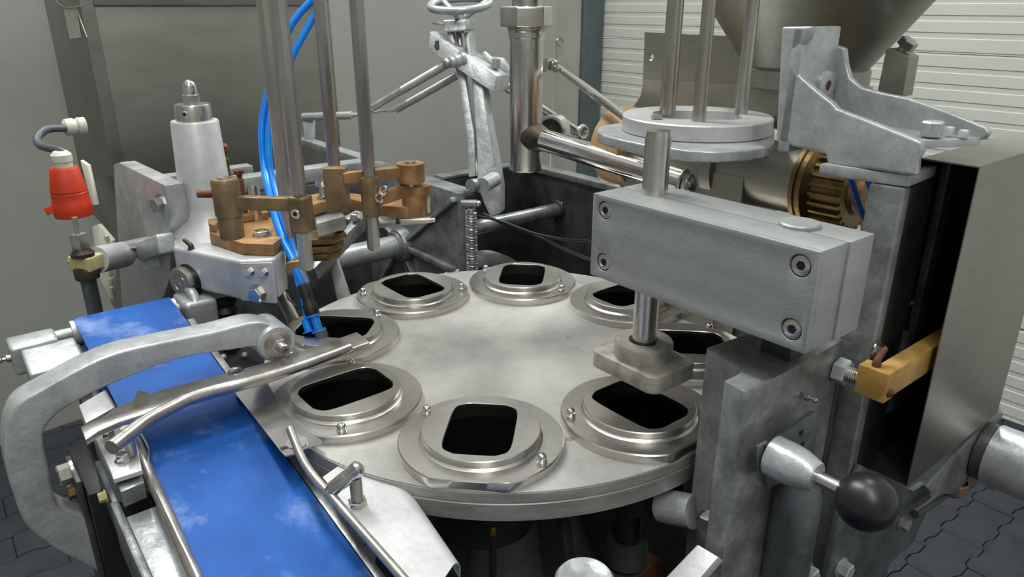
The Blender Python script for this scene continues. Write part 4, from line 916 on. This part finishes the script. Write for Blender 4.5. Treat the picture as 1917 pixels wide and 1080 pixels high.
for k, (dy, h) in enumerate(((0, .010), (16, .012), (32, .012))):
    P4 = [pd(x, y+dy, 1.22) for x, y in ((560-8*k, 428), (625-6*k, 420), (645-6*k, 432), (628-6*k, 448), (562-8*k, 452))]
    c_ = pd(600, 440+dy, 1.22).z; obj('plate', MB().prism([Vector((p.x, 1.15+(448-y_)*.0022, c_)) for p, y_ in zip(P4, (428, 420, 432, 448, 452))], -UZ*h), 'brass', t, .0015)
# left-hand bronze arm on rod 2
ax2 = TC+Vector(((RP[1]-TC).x, (RP[1]-TC).y, 0)); zs1, zs0 = zon(RP[1], 366), zon(RP[1], 434)
t = thing('bronze_swing_link', ax2+UZ*zs0, 'dirty bronze swing arm with round boss and square sleeve on the second rod', 'arm')
obj('sleeve', MB().box(ax2+UZ*(zs0+zs1)/2, HZ, HN, UZ, .0265, .0265, zs1-zs0), 'bronzed', t, .005, 3)
cb_ = pz(420, 334, zs1+.022)
obj('boss', MB().lathe([(.0188, -.052), (.0192, -.004), (.017, 0), (.0, 0)], cb_, UZ, 36, caps=True), 'bronzed', t)
obj('boss_foot', MB().cyl(cb_-UZ*.085, cb_-UZ*.052, .0168), 'bronzed', t)
obj('cap_screw', MB().lathe([(.010, 0), (.0095, .002), (.0, .003)], cb_, UZ, 24), 'steel', t)
obj('arm', MB().bar(cb_-UZ*.034, ax2+UZ*(zs1-.012), .016, .019), 'bronzed', t, .0025)
obj('boss_screw', MB().tube([cb_-UZ*.022-Vector((.018, .0, 0)), cb_-UZ*.022-Vector((.040, .0, 0))], .0055, 12, 1), 'rust', t)
socket(pp(552, 401, ax2+HN*.0145, HN), HN, .0070, t)
# pad on the housing
t = thing('bronze_pad', pz(460, 460, zt_), 'eight-sided bronze bracket bolted on top of the silver housing', 'bracket')
zpd = zt_+.020
po = [pz(x, y, zpd) for x, y in ((391, 424), (398, 412), (500, 404), (512, 408), (539, 436), (511, 457), (453, 455), (392, 436))]
obj('base', MB().prism([p-UZ*.0195 for p in po], UZ*.0195), 'bronze', t, .0025)
wl = [pz(x, y, zpd) for x, y in ((391, 424), (398, 412), (500, 404), (504, 410), (412, 424), (404, 436), (393, 433))]
obj('raised_wall', MB().prism(wl, UZ*.013), 'bronze', t, .0025)
bolt(pz(491, 441, zpd), UZ, .0125, .009, t, 'polish', phase=.3)
for k, (x, y, r, h, m_, n_) in enumerate(((436, 406, .0062, .128, 'rust', 'rusty_stud'), (459, 412, .0065, .090, 'rust', 'rusty_stud'), (482, 412, .0105, .062, 'steel', 'steel_pin'))):
    P = pz(x, y, zpd-.001)
    if m_ == 'rust': obj(n_, MB().lathe([(r, 0), (r, h*.72), (r*1.0, h*.80), (r*.7, h*.82), (r*.7, h*.88), (r*1.3, h*.90), (r*1.3, h*.97), (r*.8, h)], P, UZ, 20), m_, t)
    else: obj(n_, MB().lathe([(r, 0), (r, h*.9), (r*.8, h), (.0, h)], P, UZ, 24), m_, t)
# brass stop right of the housing and inclined pipe
t = thing('brass_stop', pd(555, 500, 1.14), 'small worn brass stop between the housing side and blue hoses', 'stop')
obj('block', MB().prism([pd(x, y, 1.13) for x, y in ((535, 492), (563, 487), (558, 505), (545, 515), (533, 512))], Vector((.2, 1, 0))*.03), 'brass', t, .002)
t = thing('inclined_tube', pd(535, 590, 1.2), 'short inclined steel tube behind the C-shaped arm end', 'tube')
obj('tube', MB().cyl(pd(528, 555, 1.26), pd(552, 604, 1.22), .011), 'rod', t)
# hoses and sensors
for k, (pts_, lb) in enumerate(((((612, -30), (585, 0), (562, 24), (543, 52), (526, 92), (512, 140), (500, 180), (492, 220), (490, 260), (494, 310), (501, 350), (514, 405), (530, 450), (546, 480), (556, 506)), 'left one of two bright blue air hoses curving down between the rods'),
                            (((625, -30), (600, 10), (580, 45), (556, 88), (537, 130), (524, 160), (510, 205), (503, 240), (503, 290), (508, 330), (519, 375), (533, 420), (547, 455), (560, 490)), 'right one of two bright blue air hoses curving down between the rods'))):
    P = [pd(x, y, 1.24-(.09*max(0, (i-9))/5)) for i, (x, y) in enumerate(pts_)]
    c = thing('blue_hose', P[-1], lb, 'hose', 'blue air hoses'); obj('hose', MB().tube(P, .0060, 16, 6), 'hose', c)
t = thing('sensor_unit', pd(600, 632, 1.13), 'black and blue hose connectors pointing into the mould ring, below the rods', 'sensor')
DS = 1.125
s_ = lambda x, y, d=0: pd(x, y, DS+d)
obj('blue_sleeve', MB().cyl(s_(553, 504), s_(567, 532), .0062), 'hose', t)
obj('steel_sleeve', MB().cyl(s_(560, 500, .02), s_(573, 530, .02), .0065), 'rod', t)
v = (s_(585, 588)-s_(567, 533)); 
obj('connector', MB().lathe([(.0085, 0), (.0100, .003), (.0100, .018), (.0085, .020), (.0088, .028), (.0112, .032), (.0112, .046), (.010, .049)], s_(567, 533), v, 20), 'black', t)
obj('clip', MB().tube([s_(554, 512), s_(560, 535), s_(568, 562), s_(573, 590), s_(575, 612)], .0045, 10, 5), 'hose', t)
obj('clip_plate', MB().lathe([(.012, 0), (.012, .0025)], s_(586, 590), v, 20), 'hose', t)
obj('blue_tube', MB().lathe([(.0068, 0), (.0068, .022), (.0115, .0225), (.0115, .025)], s_(588, 592), v, 20), 'hose', t)
obj('blue_tube', MB().lathe([(.0062, 0), (.0058, .018), (.0095, .0185), (.0095, .0205)], s_(571, 598), v, 20), 'hose', t)
obj('end_cap', MB().lathe([(.0095, 0), (.0098, .004), (.0098, .016), (.0075, .020)], s_(598, 615), v, 12), 'cable', t)
obj('thin_wire', MB().tube([s_(536, 548, .03), s_(540, 560, .02), s_(552, 570), s_(558, 580)], .0015, 6), 'black', t)
# dark machinery under the housing
t = thing('gearbox', pd(450, 640, 1.25), 'dark gearbox seen under the C-shaped arm beside the blue belt', 'gearbox')
obj('body', MB().boxm(-.335, -.262, .27, .42, -.5, -.055), 'dark', t, .006)
for x, y in ((418, 668), (458, 664)): obj('screw_end', MB().sph(pz(x, y, -.045), .005, UZ, 12, 8), 'alu', t)
obj('bellows', MB().lathe([(.014+.006*(k % 2), .008*k) for k in range(12)], M(-.30, .37, -.05), UZ, 20), 'black', t)
# parts below the turntable rim
t = thing('stop_shaft', M(.10, -.30, -.5), 'dark upright shaft with collar below the right turntable rim', 'shaft')
sx = pd(1178, 960, .95); sx = Vector((sx.x, sx.y, TZ-.05))
obj('shaft', MB().cyl(sx-UZ*.55, sx, .017), 'void', t); ck = onv(sx, 1018)
obj('collar', MB().lathe([(.019, .0), (.027, 0), (.027, -.035), (.019, -.035)], ck+UZ*.01, UZ, 36), 'dark', t)
obj('rust_base', MB().box(ck-UZ*.05, UA, UB, UZ, .09, .05, .03), 'rust', t, .003)
t = thing('shaft_hood', pd(1095, 1085, .72), 'silver round hood rising at the bottom edge, below the turntable', 'hood')
obj('cap', MB().lathe([(.030, -.1), (.030, -.004), (.027, 0), (.022, -.001), (.018, -.003), (.0, -.003)], pd(1095, 1078, .74), UZ, 40), 'paint', t)
t = thing('black_pin', pd(920, 1040, .88), 'thin black pin with brass tip standing under the turntable front rim', 'pin')
sx = pd(922, 1000, .86); obj('pin', MB().cyl(sx-UZ*.12, sx, .0045), 'black', t); obj('tip', MB().lathe([(.005, 0), (.006, .004), (.004, .012)], sx, UZ, 14), 'brass', t)
t = thing('round_stub', pd(1275, 955, .86), 'short round silver stub sticking out left of the post', 'stub')
sc0 = pa(1300, 955, -.02); obj('stub', MB().lathe([(.020, 0), (.020, .045), (.017, .048), (.0, .048)], pd(1300, 958, .86), pd(1262, 950, .88)-pd(1300, 958, .86), 32, caps=True), 'paint', t)
bpy.context.view_layer.update()
